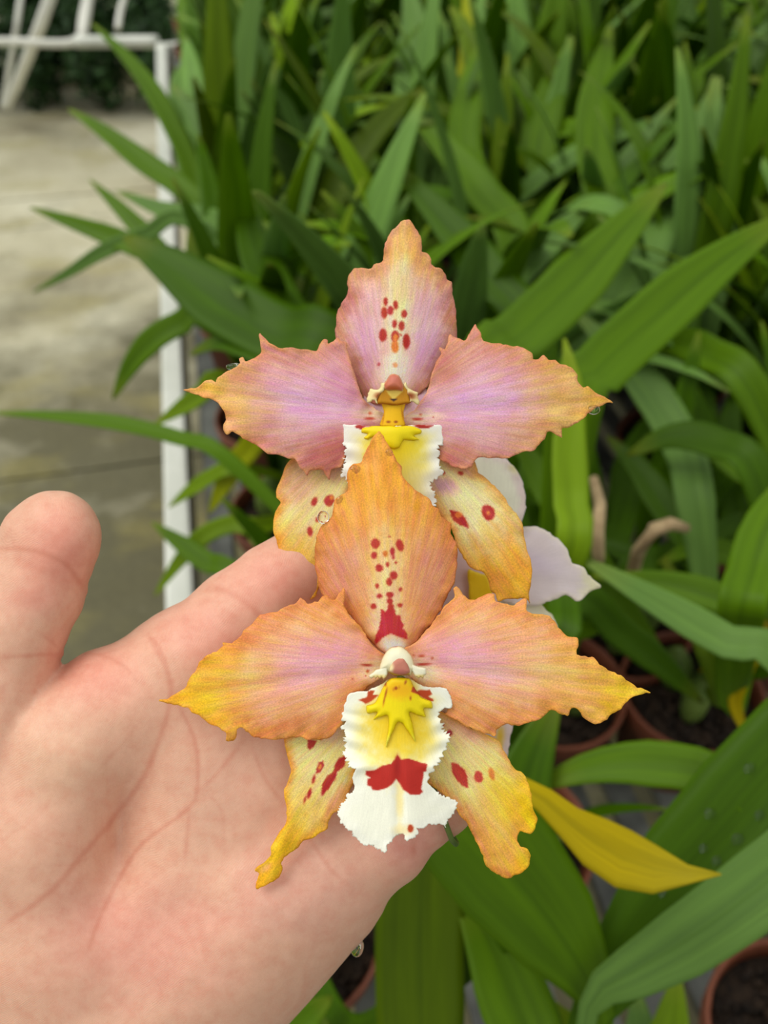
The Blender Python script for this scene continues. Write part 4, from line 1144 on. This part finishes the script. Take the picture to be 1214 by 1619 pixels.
# ------------------------------------------------------------------ hand
def hand():
    VX = 5.5
    lo_ = np.array([-900., 730., -430.])
    hi_ = np.array([850., 2950., 110.])
    nx, ny, nz = (int((b - a) / VX) + 1 for a, b in zip(lo_, hi_))
    gx = (lo_[0] + np.arange(nx) * VX).astype(np.float32)
    gy = (lo_[1] + np.arange(ny) * VX).astype(np.float32)
    gz = (lo_[2] + np.arange(nz) * VX).astype(np.float32)
    F = np.full((nx, ny, nz), 200.0, np.float32)
    def cone(p, q, k):
        """p, q = (x, y, r, front)"""
        a = np.array([p[0], p[1], p[3] - p[2]]); b = np.array([q[0], q[1], q[3] - q[2]])
        ra, rb = p[2], q[2]
        pad = max(ra, rb) + 70
        l = np.minimum(a, b) - pad
        h = np.maximum(a, b) + pad
        i0, i1 = np.searchsorted(gx, l[0]), np.searchsorted(gx, h[0])
        j0, j1 = np.searchsorted(gy, l[1]), np.searchsorted(gy, h[1])
        k0, k1 = np.searchsorted(gz, l[2]), np.searchsorted(gz, h[2])
        if i1 <= i0 or j1 <= j0 or k1 <= k0:
            return
        X, Y, Zz = gx[i0:i1, None, None], gy[None, j0:j1, None], gz[None, None, k0:k1]
        d = b - a
        L2 = float(d @ d) + 1e-6
        t = np.clip(((X - a[0]) * d[0] + (Y - a[1]) * d[1] + (Zz - a[2]) * d[2]) / L2, 0, 1)
        dist = np.sqrt((X - a[0] - t * d[0]) ** 2 + (Y - a[1] - t * d[1]) ** 2 + (Zz - a[2] - t * d[2]) ** 2) - (ra + (rb - ra) * t)
        G = F[i0:i1, j0:j1, k0:k1]
        hh = np.clip(.5 + .5 * (G - dist) / k, 0, 1)
        F[i0:i1, j0:j1, k0:k1] = G * (1 - hh) + dist * hh - k * hh * (1 - hh)
    def chain(c, k):
        for p, q in zip(c[:-1], c[1:]):
            cone(p, q, k)
    for c, k in HAND_CHAINS:
        chain(c, k)
    F[0], F[-1], F[:, 0], F[:, -1], F[:, :, 0], F[:, :, -1] = 5, 5, 5, 5, 5, 5
    # surface nets
    S = F < 0
    c8 = [S[i:nx - 1 + i, j:ny - 1 + j, k:nz - 1 + k] for i in (0, 1) for j in (0, 1) for k in (0, 1)]
    cnt = sum(c.astype(np.int8) for c in c8)
    act = (cnt > 0) & (cnt < 8)
    idx = np.full(act.shape, -1, np.int64)
    A = np.argwhere(act)
    idx[act] = np.arange(len(A))
    pos = np.zeros((len(A), 3)); num = np.zeros(len(A))
    for ax in range(3):
        o1, o2 = [a for a in range(3) if a != ax]
        for u in (0, 1):
            for v in (0, 1):
                off = np.zeros(3, int); off[o1] = u; off[o2] = v
                B = A + off
                B2 = B.copy(); B2[:, ax] += 1
                f0 = F[B[:, 0], B[:, 1], B[:, 2]]; f1 = F[B2[:, 0], B2[:, 1], B2[:, 2]]
                cr = (f0 < 0) != (f1 < 0)
                t = np.where(cr, f0 / np.where(cr, f0 - f1, 1), 0)
                p = B.astype(float); p[:, ax] += t
                pos[cr] += p[cr]; num[cr] += 1
    pos = pos / num[:, None] * VX + lo_
    faces = []
    for ax in range(3):
        o1, o2 = [(1, 2), (2, 0), (0, 1)][ax]
        sl0 = [slice(None)] * 3; sl1 = [slice(None)] * 3
        sl0[ax] = slice(0, -1); sl1[ax] = slice(1, None)
        a, b = S[tuple(sl0)], S[tuple(sl1)]
        E = np.argwhere(a != b)
        E = E[(E[:, o1] > 0) & (E[:, o2] > 0) & (E[:, o1] < [nx, ny, nz][o1] - 1) & (E[:, o2] < [nx, ny, nz][o2] - 1)]
        sgn = a[E[:, 0], E[:, 1], E[:, 2]]
        q = []
        for du, dv in ((-1, -1), (0, -1), (0, 0), (-1, 0)):
            c = E.copy(); c[:, o1] += du; c[:, o2] += dv
            q.append(idx[c[:, 0], c[:, 1], c[:, 2]])
        q = np.array(q).T
        q[~sgn] = q[~sgn][:, ::-1]
        faces.append(q)
    faces = np.vstack(faces)
    me = mesh_from('hand', PW(pos[:, 0], pos[:, 1], pos[:, 2]), faces.tolist())
    tmp = bpy.data.objects.new('tmp', me)
    COL.objects.link(tmp)
    md = tmp.modifiers.new('s', 'SMOOTH'); md.iterations = 6; md.factor = .5
    md = tmp.modifiers.new('u', 'SUBSURF'); md.levels = 1
    dg = bpy.context.evaluated_depsgraph_get()
    me2 = bpy.data.meshes.new_from_object(tmp.evaluated_get(dg))
    bpy.data.objects.remove(tmp)
    n = len(me2.vertices)
    co = np.zeros(n * 3); me2.vertices.foreach_get('co', co); co = co.reshape(-1, 3)
    no = np.array([v.normal for v in me2.vertices])
    x, y, f = proj(co)
    front = sstep(-.1, .45, no @ CAMV)
    depth = np.zeros(n); pink = np.zeros(n)
    for pl, wd, dp in CREASES:
        pl = catmull(np.c_[np.array(pl, float), np.zeros(len(pl))], 24)[:, :2]
        e = seg_dist(x, y, pl, False)
        # fade at both ends
        en = np.minimum(np.hypot(x - pl[0, 0], y - pl[0, 1]), np.hypot(x - pl[-1, 0], y - pl[-1, 1]))
        fade = .25 + .75 * sstep(0, 30, en)
        depth += dp * np.exp(-(e / wd) ** 2) * fade - dp * .35 * np.exp(-((e - wd * 2.4) / (wd * 1.6)) ** 2) * fade
        pink += min(1, dp / 4.5) * np.exp(-(e / (wd * .9)) ** 2) * fade
    und = 3.0 * (vnoise(x / 60, y / 60) - .5) + 1.2 * (vnoise(x / 22, y / 22 + 5) - .5)
    co = co + no * ((-depth * front + und) * U0)[:, None]
    me2.vertices.foreach_set('co', co.ravel())
    me2.update()
    c = np.tile(np.array((220, 172, 148.)), (n, 1))
    for cc, cx, cy, rx, ry, st in SKIN_TINT:
        ff = (1 - sstep(.1, 1, np.hypot((x - cx) / rx, (y - cy) / ry) + .3 * (vnoise(x / 50, y / 50) - .5))) * st
        c = c * (1 - ff[:, None]) + np.array(cc, float) * ff[:, None]
    pk = np.clip(pink, 0, 1)[:, None] * .4
    c = c * (1 - pk) + np.array((196, 120, 98.)) * pk
    set_attr(me2, 'Col', 'FLOAT_COLOR', np.c_[lin(c), np.ones(n)])
    set_attr(me2, 'fib', 'FLOAT_VECTOR', np.c_[x / 200, y / 200, (f - D0) / U0 / 200])
    base = PW([200], [1500], [0])[0]
    me2.transform(Matrix.Translation(-Vector(base)))
    o = link_mesh('hand', me2, M_SKIN)
    o.location = base
    tag(o, 'open left hand, palm towards the viewer, thumb up, supporting the orchid blooms', 'hand')
    return o

HAND_CHAINS = [
 ([(240, 1150, 100, 40), (330, 1250, 105, 28), (300, 1400, 115, 34), (150, 1560, 140, 44)], 40),
 ([(170, 1132, 102, 48), (90, 1200, 118, 62), (30, 1350, 140, 70), (60, 1540, 150, 56), (60, 1760, 170, 34)], 45),
 ([(296, 1062, 92, 34), (330, 1150, 95, 28), (300, 1300, 105, 26)], 40),
 ([(200, 1112, 88, 40), (296, 1062, 92, 34)], 40),
 ([(405, 1110, 90, 16), (380, 1250, 105, 26)], 40),
 ([(460, 1200, 92, 22), (400, 1330, 110, 34)], 40),
 ([(520, 1312, 88, 44), (488, 1400, 112, 54), (402, 1461, 138, 58), (330, 1535, 140, 52), (170, 1690, 165, 36)], 40),
 ([(60, 1760, 170, 34), (170, 1690, 165, 36)], 50),
 ([(110, 1740, 190, 34), (-80, 2150, 205, 10), (-420, 2860, 260, -20)], 50),
 # index
 ([(296, 1062, 92, 34), (384, 982, 80, 16), (404, 966, 76, 12)], 26),
 ([(434, 928, 72, 6), (530, 866, 64, -34), (600, 828, 57, -70), (640, 812, 49, -92)], 14),
 # middle
 ([(405, 1110, 90, 16), (490, 1036, 74, 6)], 20), ([(500, 1030, 70, 2), (600, 966, 64, -32), (645, 934, 54, -64)], 14),
 # ring
 ([(460, 1200, 92, 22), (550, 1140, 72, 24)], 18), ([(560, 1134, 68, 22), (650, 1080, 62, 10), (716, 1046, 52, -20)], 14),
 # little
 ([(520, 1312, 88, 44), (608, 1340, 58, 46)], 18), ([(556, 1372, 76, 50), (614, 1342, 58, 47)], 30), ([(620, 1334, 54, 44), (700, 1270, 50, 38), (762, 1220, 43, 20)], 12),
 # thumb
 ([(88, 846, 72, 66), (76, 862, 80, 66)], 10), ([(76, 862, 80, 66), (52, 918, 88, 58)], 10), ([(40, 940, 90, 62), (8, 1000, 95, 62), (-30, 1100, 112, 60), (-40, 1250, 130, 60)], 12),
]
CREASES = [
 ([(233, 1000), (266, 1066), (269, 1109), (250, 1174), (217, 1245), (147, 1332), (81, 1408), (0, 1467)], 5.5, 6.0),
 ([(282, 1112), (309, 1174), (312, 1239), (299, 1277), (217, 1343), (163, 1440), (136, 1511)], 4.5, 4.5),
 ([(299, 1277), (296, 1320), (291, 1370)], 4, 3.2),
 ([(390, 1165), (337, 1229), (310, 1250)], 4, 3.2),
 ([(396, 1174), (418, 1229), (455, 1280)], 4.5, 2.8),
 ([(318, 1248), (350, 1283), (354, 1350)], 3.5, 1.8),
 ([(-20, 866), (30, 868), (66, 874), (103, 892), (138, 936)], 5, 5.0),
 ([(-10, 1041), (54, 1036), (100, 1034)], 4, 3.5),
 ([(60, 1000), (85, 1018), (100, 1034)], 3.5, 2.5),
 ([(104, 1036), (152, 1034), (195, 1052), (215, 1075)], 4, 3.2),
 ([(222, 1000), (250, 1020), (268, 1060)], 3.5, 3.0),
 ([(318, 934), (345, 932), (372, 942), (404, 966), (424, 985)], 6.5, 12),
 ([(485, 1318), (502, 1345), (524, 1376), (548, 1398)], 4.5, 3.2),
 ([(648, 1318), (654, 1340), (652, 1365)], 4.5, 4.0),
 ([(230, 1130), (190, 1180), (150, 1225)], 3.5, 1.6),
 ([(90, 1240), (60, 1290), (0, 1330)], 3, 1.4),
 ([(60, 1365), (110, 1368), (150, 1352)], 3, 1.6),
 ([(20, 1300), (80, 1330), (130, 1340)], 3, 1.2),
 ([(170, 1440), (240, 1390), (300, 1350)], 3, 1.2),
]
SKIN_TINT = [
 ((222, 147, 129), 95, 870, 110, 110, .8), ((224, 149, 131), 150, 1060, 130, 90, .6), ((224, 151, 135), 330, 1000, 130, 90, .5),
 ((226, 185, 157), 100, 1200, 120, 120, .6), ((222, 157, 141), 220, 1490, 240, 150, .7), ((216, 163, 147), 480, 1400, 160, 120, .6), ((218, 171, 149), 350, 1250, 120, 100, .4),
 ((224, 141, 127), 60, 950, 70, 40, .4), ((218, 149, 137), 640, 1330, 130, 80, .7), ((222, 147, 131), 430, 910, 110, 70, .6),
]
HAND = hand()

# ------------------------------------------------------------------ water drops
def drop(x, y, w, rx, ry, rz, label, hang=0.0, d=None):
    bm = bmesh.new()
    bmesh.ops.create_uvsphere(bm, u_segments=20, v_segments=12, radius=1.0)
    me = bpy.data.meshes.new('water_drop')
    if d is None:
        c = PW([x], [y], [w])[0]; u = U0
    else:
        c = P(x, y, d); u = d / FPX
    for v in bm.verts:
        a, b, e = v.co
        k = 1 - hang * max(b, 0) * .7
        q = RIGHT * (a * rx * k) + UPV * (b * ry) + CAMV * (e * rz * k)
        v.co = Vector(q * u)
    bm.to_mesh(me)
    bm.free()
    o = link_mesh('water_drop', me, M_WATER)
    o.location = c
    tag(o, label, 'water drop', 'water drops')
    return o
drop(938, 648, 2, 11, 8, 7, 'clear water drop hanging under the right tip of the upper bloom')
drop(371, 580, 2, 14, 6, 6, 'clear water drop on the top edge of the upper bloom, by the left spike')
drop(562, 748, 72, 11, 12, 3.2, 'round water bead on the left edge of the orange sepal, highest')
drop(540, 792, 73, 8, 8, 2.2, 'small flat water bead on the left edge of the orange sepal, middle')
drop(511, 818, 70, 9, 10, 6, 'glinting water drop caught behind the left edge of the orange sepal')
drop(615, 717, 73, 6, 7, 2, 'tiny water bead near the tip of the orange sepal')
drop(564, 1494, -60, 12, 20, 9, 'water drop hanging from the outer edge of the palm', .6)
drop(562, 1441, 2, 6, 6, 3, 'small water smear bead on the skin below the little finger')
drop(544, 1397, 30, 4, 7, 3, 'tiny water bead in the palm crease under the white lip')

# rain drops lying on the broad wet leaf in the lower corner
iw = [i for i, t in enumerate(TL) if isinstance(t[0], list) and t[4] == 'd'][0]
lf, pl = TRACED[iw]
lv_ = np.zeros(len(lf.data.vertices) * 3)
lf.data.vertices.foreach_get('co', lv_)
lv_ = lv_.reshape(-1, 3) + np.array(pl.location)
lx, ly, ld_ = proj(lv_)
for (x, y, r), lb in zip(((1120, 1303, 9), (1098, 1352, 7), (1146, 1340, 10), (1128, 1384, 8), (1176, 1296, 8), (1066, 1402, 6), (1190, 1232, 9)),
                         ('uppermost of the inner', 'left one of the middle', 'biggest of the middle', 'lower one of the middle', 'outer one of the upper', 'lowest of the', 'topmost of the')):
    k = int(np.argmin((lx - x) ** 2 + (ly - y) ** 2))
    drop(lx[k], ly[k], 0, r, r * .9, r * .45, lb + ' rain drops on the broad dark leaf below the yellow leaf', d=float(ld_[k]) - .0006)
